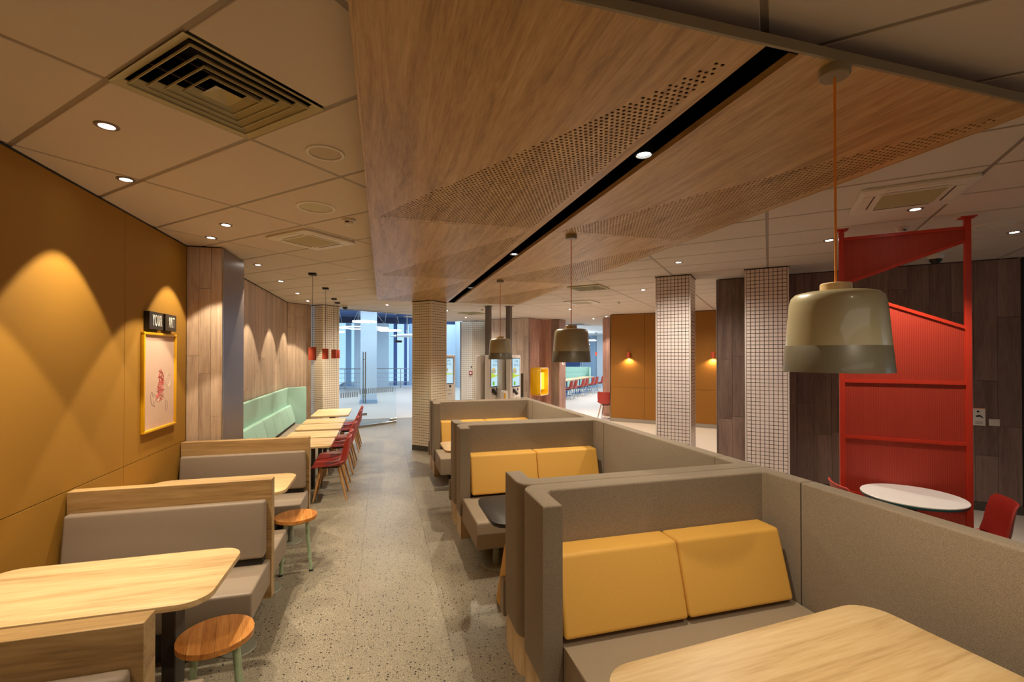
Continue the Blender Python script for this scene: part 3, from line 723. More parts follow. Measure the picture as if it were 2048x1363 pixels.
def booth_side(y, flip, wing, seat_end, lab, seat_x0=None, cush=True, top=1.12, base_x=True):
    """one high-back bench; flip=1 faces the camera (-y)"""
    t = thing('booth_bench', lab, 'booth bench', (0, y, 0))
    f = flip
    o = obj('back_shell', prism(nb(), u_outline(wing, .125, flip=f), .225, top, .012, 3), 'taupe', t, True)
    obj('wooden_base', prism(nb(), u_outline(wing, .125, ins=.006, flip=f), .0, .224, 0), 'oak_z', t, True)
    yb = -.128 * f; ye = -seat_end * f; xs = seat_x0 if seat_x0 else BL + .11
    # seat: full width behind the wings, reaching the aisle line in front of them
    yw = -(wing + .008) * f
    if seat_end > wing + .03:
        pts = [(BL + .11, yb), (BR - .11, yb), (BR - .11, yw), (BR - .112, yw), (BR - .112, ye), (xs, ye), (xs, yw), (BL + .11, yw)]
    else:
        pts = [(BL + .11, yb), (BR - .11, yb), (BR - .11, ye), (BL + .11, ye)]
    if f == -1: pts = pts[::-1]
    se = obj('seat', prism(nb(), pts, .18, .415, .022, 3), 'seat_beige' if flip else 'taupe', t, True)
    b = nb(); bx(b, BL + .2, BR - .2, min(yb, ye * .6), max(yb, ye * .6), 0, .179); obj('seat_plinth', b, 'dark_metal', t)
    if cush:
        xm = (BL + BR) / 2 - .02
        for (a, c) in ((BL + .112, xm - .002), (xm + .002, BR - .165)):
            cu = obj('back_cushion', cushion(nb(), a, c, -.127 * f, .445, .828, .275, .165, -f), 'yellow', t, True)
            ys = -.127 * f - f * .271
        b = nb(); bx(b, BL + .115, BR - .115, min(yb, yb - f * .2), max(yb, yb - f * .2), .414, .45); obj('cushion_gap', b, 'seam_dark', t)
    b = nb(); yy = -(.34 if seat_end < .5 else seat_end - .12) * f
    lathe(b, [(0, .006), (.12, .006), (.125, 0), (0, 0)], 28, (BL + .22, yy, 0)); tube(b, (BL + .22, yy, .005), (BL + .22, yy, .185), .03)
    obj('pedestal', b, 'pedestal_grey', t, True)
    return t
YD = (2.535, 4.99, 7.50)
labs = ('nearest', 'middle', 'farthest')
facing = ('grey booth bench with yellow back cushions facing the camera, largest at bottom right',
          'grey booth bench with yellow back cushions behind the black table',
          'farthest grey booth bench with yellow cushions, in front of the kiosks')
rear = ('rear-facing grey booth bench directly behind the largest front bench, end wing by the aisle',
        'rear-facing grey booth bench back to back with the middle yellow-cushioned bench',
        'rear-facing grey booth bench back to back with the farthest yellow-cushioned bench')
for i, y in enumerate(YD):
    booth_side(y, 1, .385 if i == 0 else .34, (.98, 1.09, 1.03)[i], facing[i], seat_x0=BL + (.11 if i == 0 else .02))
    booth_side(y + .002, -1, .33, .42, rear[i], seat_x0=BL - .012, cush=False)
# spine infill panels between the U shells
sp = thing('booth_spine_screen', 'long grey upholstered screen running behind all the booths', 'screen', (0, 0, 0))
segs = [(-.4, YD[0] - .387), (YD[0] + .335, YD[1] - .342), (YD[1] + .335, YD[2] - .342)]
for a, b_ in segs:
    obj('upholstered_panel', bx(nb(), BR - .105, BR, a + .002, b_ - .002, .225, 1.12, .012, 3), 'taupe', sp, True)
    obj('wooden_base', bx(nb(), BR - .099, BR - .006, a + .002, b_ - .002, 0, .224), 'oak_y', sp)

def booth_table(x0, x1, y0, y1, z, mat, edge, lab, rr=.12, px_=None, leg='pedestal_grey', cat='table'):
    t = thing('booth_table', lab, cat, ((x0 + x1) / 2, (y0 + y1) / 2, 0))
    w = (x1 - x0) / 2; d = (y1 - y0) / 2
    obj('table_top', prism(nb(), rrect(-w, w, -d, d, rr, 7), z - .028, z, .003, 2), mat, t, True)
    px_ = px_ or (-w * .5, w * .5)
    for q in px_:
        b = nb(); lathe(b, [(0, .012), (.17, .01), (.18, 0), (0, 0)], 32, (q, 0, 0)); obj('foot_plate', b, leg, t, True)
        obj('post', tube(nb(), (q, 0, .01), (q, 0, z - .028), .035, .035, 16), leg, t, True)
    return t
ft = booth_table(.76, 2.16, .83, 1.56, .74, 'oak_x', 'oak_x', 'oak-topped booth table at the bottom right corner', .13); ft.rotation_euler.z = R(4)
booth_table(.72, 2.2, 2.98, 3.62, .735, 'table_black', 'black', 'black-topped booth table in the middle booth', .11)
booth_table(.72, 2.2, 5.45, 6.05, .735, 'oak_x', 'oak_x', 'oak-topped table mostly hidden in the farthest booth', .08)
# yellow conical stool by the black table
t = thing('yellow_cone_stool', 'yellow conical padded stool half hidden behind the nearest booth wing', 'stool', (1.07, 3.33, 0))
obj('padded_body', lathe(nb(), [(0, .44), (.15, .44), (.185, .42), (.245, .04), (.24, .025), (0, .025)], 32), 'yellow', t, True)
obj('foot_ring', lathe(nb(), [(0, 0), (.225, 0), (.225, .025), (0, .025)], 28), 'black', t, True)

# ------------------------------------------------------------------ left-hand benches
DX0, DX1 = -1.965, -.762
def left_unit(y, near, far, lab):
    """oak divider with optional benches on the near (-y) and far (+y) sides"""
    t = thing('bench_divider', lab, 'bench', (0, y, 0)); h = .042
    obj('oak_panel', bx(nb(), DX0, DX1, -h, h, .13, .98, .0015, 1), 'oak_divider', t)
    obj('plinth', bx(nb(), DX0 + .02, DX1 - .22, -h * .6, h * .6, 0, .13), 'dark_metal', t)
    for s_, on in ((-1, near), (1, far)):
        if not on: continue
        obj('back_cushion', cushion(nb(), DX0 + .012, DX1 - .03, s_ * (h + .001), .46, .845, .105, .06, s_, .02), 'grey_vinyl', t, True)
        ys = sorted((s_ * (h + .004), s_ * (h + .50)))
        obj('seat', bx(nb(), DX0 + .012, DX1 - .006, ys[0], ys[1], .235, .415, .018, 3), 'grey_vinyl', t, True)
        ys = sorted((s_ * (h + .004), s_ * (h + .09)))
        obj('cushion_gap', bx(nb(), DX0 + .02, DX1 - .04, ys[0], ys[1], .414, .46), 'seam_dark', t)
        ys = sorted((s_ * (h + .06), s_ * (h + .36)))
        obj('seat_plinth', bx(nb(), DX0 + .02, DX1 - .3, ys[0], ys[1], 0, .234), 'dark_metal', t)
        yy = s_ * (h + .34); b = nb(); lathe(b, [(0, .006), (.1, .006), (.105, 0), (0, 0)], 24, (DX1 - .12, yy, 0)); tube(b, (DX1 - .12, yy, .005), (DX1 - .12, yy, .24), .025)
        obj('pedestal', b, 'pedestal_grey', t, True)
left_unit(1.85, True, True, 'oak bench divider at the bottom left corner, cut by the frame')
left_unit(3.69, True, True, 'oak bench divider with grey cushions between the two left oak tables')
left_unit(5.435, True, False, 'farthest oak bench divider, against the plank pier')
def left_table(y0, y1, lab):
    t = thing('booth_table', lab, 'table', (-1.355, (y0 + y1) / 2, 0)); w = .575; d = (y1 - y0) / 2
    obj('table_top', prism(nb(), rrect(-w, w, -d, d, .12, 7), .712, .74, .003, 2), 'oak_x', t, True)
    for q in (-.3, .33):
        obj('post', bx(nb(), q - .03, q + .03, -.06, .06, .01, .712, .004, 1), 'dark_metal', t)
        obj('foot_plate', prism(nb(), rrect(q - .13, q + .13, -.2, .2, .04), 0, .01), 'dark_metal', t)
left_table(2.42, 3.06, 'oak table at the left front between the benches')
left_table(4.17, 4.83, 'second oak table along the mustard wall, partly behind a divider')
def stool(x, y, lab, rz=0):
    t = thing('round_stool', lab, 'stool', (x, y, 0), rz); r = .172
    # seat from glued wooden staves
    for k in range(6):
        x0 = -r + k * r / 3; x1 = x0 + r / 3; pts = []
        n = 8
        for i in range(n + 1):
            a = x0 + (x1 - x0) * i / n; pts.append((a + (.0004 if i == 0 else -.0004 if i == n else 0), -math.sqrt(max(0, r * r - a * a)) - .0001))
        for i in range(n, -1, -1):
            a = x0 + (x1 - x0) * i / n; pts.append((a + (.0004 if i == 0 else -.0004 if i == n else 0), math.sqrt(max(0, r * r - a * a)) + .0001))
        cl = [pts[0]]
        for p in pts[1:]:
            if (Vector(p) - Vector(cl[-1])).length > 5e-4: cl.append(p)
        obj('seat_stave', prism(nb(), cl, .433, .46, .0), 'stool_wood', t)
    obj('seat_ring', lathe(nb(), [(0, .43), (.12, .43), (.125, .425), (.125, .412), (0, .412)], 28), 'mint_metal', t, True)
    for k in range(4):
        a = R(45 + 90 * k); c, s_ = math.cos(a), math.sin(a)
        lg = obj('leg', tube(nb(), (.165 * c, .165 * s_, .012), (.118 * c, .118 * s_, .43), .0145, .0145, 12), 'mint_metal', t, True)
        obj('foot_cap', tube(nb(), (.166 * c, .166 * s_, 0), (.165 * c, .165 * s_, .014), .016, .016, 12), 'black', lg, True)
    return t
stool(-.81, 2.66, 'round wooden stool with mint legs at the bottom of the picture', R(15))
stool(-.73, 4.42, 'round wooden stool with mint legs at the end of the second left table', R(10))

# ------------------------------------------------------------------ green bench, small tables, red chairs
t = thing('green_bench', 'long pale green upholstered wall bench along the plank wall', 'bench', (0, 0, 0))
ys = [6.36, 7.35, 8.35, 9.4, 10.55]
for a, c in zip(ys, ys[1:]): obj('high_back_panel', bx(nb(), -1.965, -1.90, a + .002, c - .002, .2, 1.18, .015, 3), 'green_vinyl', t, True)
P, L, a = frame2((-1.955, 10.56), (-1.60, 10.92))
b = nb(); bx(b, .002, L, .0, .065, .2, 1.18, .015, 3); bmesh.ops.transform(b, matrix=Matrix.Translation(P) @ Matrix.Rotation(a, 4, 'Z'), verts=b.verts); obj('end_panel', b, 'green_vinyl', t, True)
for k in range(7):
    y0 = 6.4 + k * .585
    b = nb(); cushion(b, -(y0 + .582), -(y0 + .003), -1.9, .47, .83, .16, .07, 1, .025)
    bmesh.ops.transform(b, matrix=Matrix(((0, 1, 0, 0), (-1, 0, 0, 0), (0, 0, 1, 0), (0, 0, 0, 1))), verts=b.verts)
    obj('lower_cushion', b, 'green_vinyl', t, True)
obj('seat', bx(nb(), -1.9, -1.40, 6.38, 10.5, .30, .43, .015, 3), 'grey_vinyl', t, True)
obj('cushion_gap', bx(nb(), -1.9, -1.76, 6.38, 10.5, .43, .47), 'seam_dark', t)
obj('seat_plinth', bx(nb(), -1.9, -1.5, 6.38, 10.5, 0, .3), 'dark_metal', t)
def small_table(y0, y1, lab, x0=-1.28, x1=-.62, rr=.06):
    t = thing('cafe_table', lab, 'table', ((x0 + x1) / 2, (y0 + y1) / 2, 0)); w = (x1 - x0) / 2; d = (y1 - y0) / 2
    obj('table_top', prism(nb(), rrect(-w, w, -d, d, rr, 5), .714, .74, .003, 2), 'oak_x', t, True)
    for q in ((0,) if d < .45 else (-.3, .3)):
        obj('post', tube(nb(), (0, q, .012), (0, q, .714), .03, .03, 14), 'dark_metal', t, True)
        obj('foot_plate', prism(nb(), rrect(-.2, .2, q - .2, q + .2, .05), 0, .012), 'chrome', t, True)
small_table(6.14, 6.74, 'small oak cafe table closest to the farthest divider')
small_table(6.8, 7.38, 'small oak cafe table, second along the green bench')
small_table(7.55, 8.14, 'small oak cafe table in the middle along the green bench')
small_table(8.2, 8.8, 'small oak cafe table, fourth along the green bench')
small_table(9.15, 10.3, 'longer oak cafe table at the far end of the green bench')
def shell_chair(name, lab, legmat='leg_wood', loc=(0, 0, 0), rz=0, grp=None, legcols=None):
    """faces -y: moulded shell, four splayed legs"""
    t = thing(name, lab, 'chair', loc, rz, grp)
    b = nb(); n = 9; prof = []
    # side profile (y, z) front to back top, with half width and edge lift
    pr = [(-.225, .425, .19, .0), (-.21, .44, .20, .004), (-.12, .435, .215, .015), (0, .425, .22, .03), (.10, .425, .22, .045), (.165, .44, .215, .05), (.20, .50, .205, .045), (.215, .58, .205, .04), (.225, .68, .205, .035), (.24, .77, .195, .03), (.25, .80, .17, .02)]
    rows = []
    for (y, z, w, lift) in pr:
        row = []
        for i in range(n):
            u = -1 + 2 * i / (n - 1); c = abs(u) ** 2.6
            if y < .17: row.append((u * w, y, z + lift * c * 1.4))
            else: row.append((u * w, y - lift * c * 1.6, z))
        rows.append(row)
    v = [[b.verts.new(p) for p in r_] for r_ in rows]
    for i in range(len(rows) - 1):
        for j in range(n - 1): b.faces.new((v[i][j], v[i][j + 1], v[i + 1][j + 1], v[i + 1][j]))
    bmesh.ops.recalc_face_normals(b, faces=b.faces)
    bmesh.ops.solidify(b, geom=b.faces[:], thickness=.012)
    obj('seat_shell', b, 'red_shell', t, True)
    obj('seat_mount', bx(nb(), -.1, .1, -.1, .12, .395, .418, .004, 1), 'dark_metal', t)
    for sx in (-1, 1):
        for sy in (-1, 1):
            obj('leg', tube(nb(), (sx * .2, sy * .2 + .01, 0), (sx * .12, sy * .11, .412), .011, .019, 10), legmat, t, True)
    return t
cl = ['red shell chair with wooden legs closest to the camera in the cafe row', 'second red shell chair in the row beside the small tables', 'third red shell chair in the row beside the small tables', 'fourth red shell chair in the row beside the small tables', 'fifth red shell chair in the row, near the glass door', 'last red shell chair in the row, by the far cafe table']
ch0 = shell_chair('red_shell_chair', cl[0], loc=(-.655, 6.50, 0), rz=R(-90))
for k, y in enumerate((6.98, 7.82, 8.45, 9.45, 10.05)): dup(ch0, (-.66 + .02 * k * .3, y, 0), R(-90), cl[k + 1])

# round table and chairs at right
t = thing('round_table', 'round white marble table with teal edge in front of the red screen', 'table', (4.12, 2.70, 0))
obj('table_top', lathe(nb(), [(0, .74), (.335, .74), (.338, .737), (.336, .730), (0, .730)], 56), 'marble', t, True)
obj('edge_band', lathe(nb(), [(.336, .7298), (.336, .715), (.33, .712), (0, .712)], 56), 'teal', t, True)
obj('post', tube(nb(), (0, 0, .012), (0, 0, .712), .03, .03, 16), 'dark_metal', t, True)
obj('foot_plate', lathe(nb(), [(0, .014), (.2, .012), (.21, 0), (0, 0)], 36), 'dark_metal', t, True)
dup(ch0, (4.31, 2.45, 0), R(225), 'red shell chair at the right edge by the round white table')
dup(ch0, (3.88, 2.87, 0), R(60), 'red shell chair left of the round white table, behind the booth screen')

# ------------------------------------------------------------------ red screen
sc = thing('red_mesh_screen', 'tall red metal frame screen with ribbed mesh infill', 'screen', (4.06, 3.235, 0), math.atan2(-.6, .64)); Ls = math.hypot(.62, .6)
z = {'tl': 2.975, 'tr': 2.955, 'dl': 2.49, 'd1r': 2.82, 'd2r': 2.10, 'm1': 1.635, 'm2': 1.128}
for x in (0, Ls):
    obj('post', bx(nb(), x - .02, x + .02, -.02, .02, 0, H - .008, .002, 1), 'red_metal', sc)
    obj('flange', bx(nb(), x - .05, x + .05, -.05, .05, H - .008, H - .001), 'red_metal', sc)
    obj('floor_flange', bx(nb(), x - .05, x + .05, -.05, .05, 0, .008), 'red_metal', sc)
def bar(xa, za, xb, zb, w=.014):
    b = nb(); v = []
    for (x, zz) in ((xa, za), (xb, zb)): v.append([b.verts.new((x, y, zz + q)) for y, q in ((-.015, -w), (.015, -w), (.015, w), (-.015, w))])
    b.faces.new(v[0]); b.faces.new(v[1][::-1])
    for k in range(4): b.faces.new((v[0][k], v[1][k], v[1][(k + 1) % 4], v[0][(k + 1) % 4]))
    bmesh.ops.recalc_face_normals(b, faces=b.faces)
    obj('cross_bar', b, 'red_metal', sc)
x0, x1 = .02, Ls - .02
bar(x0, 2.93, x1, 2.93); bar(x0, z['dl'] + .03, x1, z['d1r']); bar(x0, z['dl'] - .03, x1, z['d2r']); bar(x0, z['m1'], x1, z['m1']); bar(x0, z['m2'], x1, z['m2']); bar(x0, .62, x1, .62); bar(x0, .05, x1, .05)
def infill(pts):
    b = nb(); t_ = .003
    a = [b.verts.new((x, -t_, zz)) for x, zz in pts]; c = [b.verts.new((x, t_, zz)) for x, zz in pts]
    b.faces.new(a); b.faces.new(c[::-1])
    for i in range(len(pts)): b.faces.new((a[i], a[(i + 1) % len(pts)], c[(i + 1) % len(pts)], c[i]))
    bmesh.ops.recalc_face_normals(b, faces=b.faces); obj('mesh_infill', b, 'red_mesh', sc)
infill([(x0, z['dl'] + .044), (x1, z['d1r'] + .014), (x1, 2.916), (x0, 2.916)])
infill([(x0, z['m1'] + .014), (x1, z['m1'] + .014), (x1, z['d2r'] - .014), (x0, z['dl'] - .044)])
infill([(x0, z['m2'] + .014), (x1, z['m2'] + .014), (x1, z['m1'] - .014), (x0, z['m1'] - .014)])
infill([(x0, .634), (x1, .634), (x1, z['m2'] - .014), (x0, z['m2'] - .014)])
infill([(x0, .064), (x1, .064), (x1, .606), (x0, .606)])

# ------------------------------------------------------------------ text helper
def text(name, body, size, mat, parent, mtx, sx=1.0, ext=.0015, align='LEFT'):
    c = bpy.data.curves.new(name, 'FONT'); c.body = body; c.size = size; c.extrude = ext; c.align_x = align; c.space_character = 1.15 if name == 'lettering' else 1
    o = bpy.data.objects.new('t', c); COL.objects.link(o)
    dg = bpy.context.evaluated_depsgraph_get(); me = bpy.data.meshes.new_from_object(o.evaluated_get(dg)); bpy.data.objects.remove(o)
    me.transform(mtx @ Matrix.Diagonal((sx, 1, 1, 1))); me.materials.clear(); me.materials.append(M[mat])
    r = bpy.data.objects.new(name, me); COL.objects.link(r); r.parent = parent; return r
# matrices: text lying in wall plane
XP = Matrix(((0, 0, 1, 0), (1, 0, 0, 0), (0, 1, 0, 0), (0, 0, 0, 1)))      # faces +x, reads along +y
FY = Matrix(((1, 0, 0, 0), (0, 0, -1, 0), (0, 1, 0, 0), (0, 0, 0, 1)))     # faces -y, reads along +x

# sign and framed drawing on the mustard wall
for wd_, y0, y1, zc in (('YOUR', 4.645, 4.905, 2.165), ('ART', 4.945, 5.18, 2.165)):
    t = thing('sign_block', 'black wall sign block reading %s in white capitals' % wd_, 'sign', (-1.975, y0, 2.095))
    obj('block', bx(nb(), 0.001, .045, 0, y1 - y0, 0, .155, .002, 1), 'sign_black', t)
    L_ = y1 - y0
    text('lettering', wd_, .14, 'sign_white', t, Matrix.Translation((.0465, L_ * .5 + .01, .033)) @ XP, {'YOUR': .42, 'ART': .44}[wd_], align='CENTER')
t = thing('framed_drawing', 'child crayon scribble in a thin yellow frame under the sign', 'picture', (-1.974, 4.60, 1.195))
for a in ((0, .64, 0, .022), (0, .64, .853, .875)): obj('frame_rail', bx(nb(), .0, .028, a[0], a[1], a[2], a[3], .005, 2), 'yellow_metal', t, True)
for a in (0, .618): obj('frame_stile', bx(nb(), .0, .0275, a, a + .022, .0225, .8525, .005, 2), 'yellow_metal', t, True)
obj('hanger_strap', bx(nb(), .001, .008, .32, .355, .875, .9), 'yellow_metal', t)
pp = obj('drawing_sheet', bx(nb(), .001, .010, .022, .618, .022, .853), 'paper', t)
def scribble(mat, pts, r=.0016):
    b = nb()
    for p, q in zip(pts, pts[1:]): tube(b, (.0105, *p), (.0105, *q), r, r, 5)
    obj('crayon_line', b, mat, pp)
rn = random.Random(4)
pts = []
for k in range(70):
    f = k / 69; pts.append((.32 + .08 * math.sin(k * 1.9) * (1 - .4 * f) + .05 * f + rn.uniform(-.02, .02), .30 + .22 * f + rn.uniform(-.05, .05)))
scribble('crayon_red', pts, .002)
scribble('crayon_red', [(.30 + .035 * math.cos(k * .5), .28 + .03 * math.sin(k * .5)) for k in range(14)])
scribble('crayon_grey', [(.16 + .03 * math.cos(k * .5) + .004 * k, .30 + .055 * math.sin(k * .5) - .002 * k) for k in range(22)])
scribble('crayon_grey', [(.46 + .02 * math.cos(k * .5), .20 + .05 * math.sin(k * .5)) for k in range(14)])
scribble('crayon_pale', [(.22 + .012 * k, .27 + .02 * math.sin(k * .9)) for k in range(20)])
scribble('crayon_pale', [(.49 + .05 * math.cos(k * .5), .44 + .06 * math.sin(k * .5)) for k in range(14)])

# orange wall: sconces and yellow framed board
def on_feature(x): # distance along orange wall from its start
    return Vector((6.22 + x * s, 11.78 - x * s, 0))
def sconce(dist, lab):
    p = on_feature(dist) + Vector((-s, -s, 0)) * .055
    t = thing('wall_sconce', lab, 'wall lamp', (p.x, p.y, 1.79), R(-45))
    obj('lamp_shade', lathe(nb(), [(.0, .155), (.04, .155), (.045, .15), (.045, 0), (.04, 0), (.04, .13), (0, .13)], 24), 'red_stack', t, True)
    obj('wall_mount', bx(nb(), -.02, .02, .03, .052, .05, .11), 'red_stack', t)
    obj('bulb', lathe(nb(), [(.028, .06), (.028, .02), (0, .012)], 16), 'lens_dim', t, True)
    q = p + Vector((0, 0, 1.785)); light('sconce_beam', 'SPOT', q, 22, (1, .74, .40), t, .025, 150, .6)
sconce(.535, 'red cylinder wall lamp left of the slim mosaic column')
sconce(2.69, 'red cylinder wall lamp between the mosaic column and the plank wall')
p = on_feature(2.80) + Vector((-s, -s, 0)) * .012
t = thing('framed_board', 'tall yellow framed board at the edge of the orange wall, cut by the plank wall', 'board', (p.x, p.y, 0), R(-45))
obj('frame_stile', bx(nb(), 0, .04, -.02, .01, .47, 2.38, .003, 1), 'yellow_metal', t); obj('frame_stile', bx(nb(), .7, .74, -.02, .01, .47, 2.38, .003, 1), 'yellow_metal', t)
obj('frame_rail', bx(nb(), .04, .7, -.02, .01, 2.34, 2.38), 'yellow_metal', t); obj('frame_rail', bx(nb(), .04, .7, -.02, .01, .47, .51), 'yellow_metal', t)

# notices on the right plank wall
def on_right(x): return Vector((4.89 + x * s, 5.86 - x * s, 0))
def plate(name, lab, cat, d, z0, w, h, parts):
    p = on_right(d) + Vector((-s, -s, 0)) * .001
    t = thing(name, lab, cat, (p.x, p.y, z0), R(-45)); parts(t, w, h); return t
def p_notice(t, w, h):
    b = obj('board', bx(nb(), 0, w, -.006, 0, 0, h), 'sign_white', t)
    obj('top_stripe', bx(nb(), 0, w, -.0065, -.001, h - .008, h + .001), 'orange_cord', t)
    c = nb(); lathe(c, [(0, .0), (.012, 0), (.012, .002), (0, .002)], 16); bmesh.ops.transform(c, matrix=Matrix.Translation((.045, -.007, h * .80)) @ FY, verts=c.verts)
    prism(c, [(.02, .085), (.06, .10), (.085, .075), (.095, .06), (.08, .062), (.06, .078), (.035, .07)], 0, .0015, mat=Matrix.Translation((0, -.006, .03)) @ FY)
    obj('pictogram', c, 'sign_black', t)
    for k in range(3): obj('text_line', bx(nb(), .02, w - .02, -.0068, -.0055, .02 + k * .012, .024 + k * .012), 'crayon_grey', t)
plate('notice', 'small white notice with a black pictogram beside the red screen', 'sign', 2.84, 1.02, .11, .21, p_notice)
def p_switch(t, w, h):
    obj('cover', bx(nb(), 0, w, -.01, 0, 0, h, .003, 2), 'white_plastic', t, True)
    for k in range(2): obj('rocker', bx(nb(), .008 + k * .042, .046 + k * .042, -.014, -.009, .01, h - .01, .002, 1), 'white_plastic', t)
plate('switch_plate', 'white double switch plate to the right of the small notice', 'switch', 2.98, 1.025, .095, .08, p_switch)

# ------------------------------------------------------------------ ordering kiosks
def kiosk_unit(par, sgn, nm_='order_terminal'):
    u = obj(nm_, prism(nb(), rrect(-.245, .245, 0, 1.37, .045, 5), 0, .12, .01, 2, mat=Matrix.Translation((0, -.06, .50)) @ FY), 'kiosk_white', par, True)
    if sgn < 0: u.rotation_euler.z = math.pi
    f = -.181
    obj('screen_bezel', bx(nb(), -.19, .19, f - .006, f, 1.13, 1.80, .003, 1), 'sign_black', u)
    obj('screen', bx(nb(), -.172, .172, f - .0075, f - .005, 1.15, 1.785), 'screen_blue', u)
    def flat(name, pts, mat, d=.0085): obj(name, prism(nb(), pts, 0, .001, mat=Matrix.Translation((0, f - d + .001, 0)) @ FY), mat, u)
    flat('burger_print', [(-.16, 1.45), (.02, 1.45), (.02, 1.52), (-.02, 1.575), (-.11, 1.58), (-.16, 1.54)], 'screen_bun')
    flat('burger_print', [(.03, 1.42), (.165, 1.42), (.165, 1.48), (.12, 1.51), (.06, 1.505), (.03, 1.47)], 'screen_pale', .0088)
    for k in range(3): flat('burger_layer', [(-.165, 1.465 + k * .028), (.025, 1.465 + k * .028), (.025, 1.474 + k * .028), (-.165, 1.474 + k * .028)], 'screen_navy', .0095)
    flat('green_patch', [(-.172, 1.33), (-.05, 1.36), (.17, 1.38), (.172, 1.40), (0, 1.405), (-.1, 1.45), (-.172, 1.45)], 'screen_green', .009)
    flat('start_button', [(-.11, 1.17), (-.03, 1.17), (-.03, 1.26), (-.11, 1.26)], 'screen_leaf')
    text('screen_lettering', 'Серія\nбургер', .085, 'screen_navy', u, Matrix.Translation((.0, f - .0095, 1.70)) @ FY, .8, .0004, 'CENTER')
    obj('payment_slot', bx(nb(), -.14, -.03, f - .004, f, 1.0, 1.09), 'dark_metal', u)
    r_ = obj('card_reader', bx(nb(), -.12, -.05, -.05, 0, -.1, .06, .008, 2), 'dark_metal', u, True); r_.location = (0, f - .01, 1.03); r_.rotation_euler.x = R(-35)
    obj('scanner_window', bx(nb(), .07, .12, f - .004, f, 1.04, 1.10), 'black', u)
    obj('badge', bx(nb(), .04, .12, f - .003, f, .965, .985), 'cream_metal', u)
    obj('receipt_tray', bx(nb(), .03, .13, f - .03, f, .86, .895, .004, 1), 'kiosk_white', u); obj('receipt_slot', bx(nb(), .045, .115, f - .032, f - .029, .878, .888), 'print_navy', u)
    return u
def kiosk(x, y, rz, lab, post=True):
    t = thing('ordering_kiosk', lab, 'kiosk', (x, y, 0), rz)
    if post: obj('post', bx(nb(), -.055, .055, -.055, .055, 0, H - .012, .003, 1), 'post_grey', t); obj('ceiling_plate', bx(nb(), -.08, .08, -.08, .08, H - .012, H - .001), 'post_grey', t)
    else: obj('post', bx(nb(), -.055, .055, -.055, .055, 0, 1.6, .003, 1), 'post_grey', t)
    kiosk_unit(t, 1); kiosk_unit(t, -1)
kiosk(2.38, 10.48, R(45), 'double-sided white ordering kiosk on grey post, left of the pair')
kiosk(2.86, 10.40, R(45), 'double-sided white ordering kiosk on grey post, right of the pair beside the dark cabinet')
kiosk(1.52, 11.9, R(20), 'white ordering kiosk half hidden behind the mosaic column', False)
t = thing('sanitiser_dispenser', 'white dispenser stand with yellow label between the two kiosks', 'dispenser', (2.62, 9.93, 0), R(30))
obj('pole', tube(nb(), (0, 0, .01), (0, 0, .7), .02), 'white_plastic', t, True); obj('foot_plate', lathe(nb(), [(0, .01), (.15, .01), (.15, 0), (0, 0)], 24), 'white_plastic', t, True)
obj('housing', prism(nb(), rrect(-.07, .07, 0, .38, .04), 0, .09, .008, 2, mat=Matrix.Translation((0, .045, .70)) @ FY), 'kiosk_white', t, True)
obj('yellow_label', bx(nb(), -.055, .0, -.049, -.0455, .82, 1.02), 'yellow_metal', t)
# dark cabinet by the wall
t = thing('waste_cabinet', 'tall black cabinet with two wooden fronts behind the right kiosk', 'cabinet', (3.83, 13.42, 0), R(-45))
b = nb(); bx(b, -.34, -.30, -.4, 0, 0, 1.32); bx(b, .30, .34, -.4, 0, 0, 1.32); bx(b, -.30, .30, -.4, 0, 1.28, 1.32); bx(b, -.30, .30, -.03, 0, 0, 1.28)
obj('body', b, 'sign_black', t)
obj('front_panel', bx(nb(), -.295, .295, -.37, -.34, 1.02, 1.26), 'oak_x', t); obj('front_panel', bx(nb(), -.295, .295, -.37, -.34, .74, 1.0), 'oak_x', t)
obj('lower_door', bx(nb(), -.295, .295, -.37, -.34, .05, .72), 'sign_black', t)
# yellow lit wall box
P2 = Vector((4.32, 13.4, 0)) + Vector((s, s, 0)) * .40
t = thing('yellow_wall_box', 'rounded yellow wall box with brightly lit opening on the plank wall', 'display box', (P2.x + .002 * s, P2.y - .002 * s, .62), R(45))
def ring_prism(o, i, y0, y1, mat, nm_):
    b = nb(); a = [[b.verts.new((x, y, z_)) for x, z_ in pts] for pts, y in ((o, y0), (o, y1), (i, y1), (i, y0))]
    n_ = len(o)
    for k in range(4):
        for j in range(n_): b.faces.new((a[k][j], a[k][(j + 1) % n_], a[(k + 1) % 4][(j + 1) % n_], a[(k + 1) % 4][j]))
    bmesh.ops.recalc_face_normals(b, faces=b.faces); return obj(nm_, b, mat, t, True)
ring_prism(rrect(-.30, .30, 0, .86, .1, 6), rrect(-.27, .27, .03, .83, .075, 6), -.33, 0, 'yellow_metal', 'yellow_shell')
ring_prism(rrect(-.301, .301, -.001, .861, .1, 6), rrect(-.275, .275, .025, .835, .08, 6), -.334, -.3305, 'crayon_pale', 'pale_rim')
obj('back_plate', prism(nb(), rrect(-.27, .27, .03, .83, .075, 6), 0, .004, mat=Matrix.Translation((0, -.002, 0)) @ FY), 'black', t)
obj('lit_panel', bx(nb(), -.265, .265, -.2, -.006, .17, .70), 'box_glow', t); obj('lit_poster', bx(nb(), -.26, .05, -.203, -.2005, .18, .69), 'box_white', t); obj('red_button', bx(nb(), -.22, -.02, -.215, -.2035, .18, .25), 'red_shell', t)
light('box_glow_light', 'POINT', (P2.x + .45 * s, P2.y - .45 * s, 1.05), 3, (1, .85, .5), None, .1)
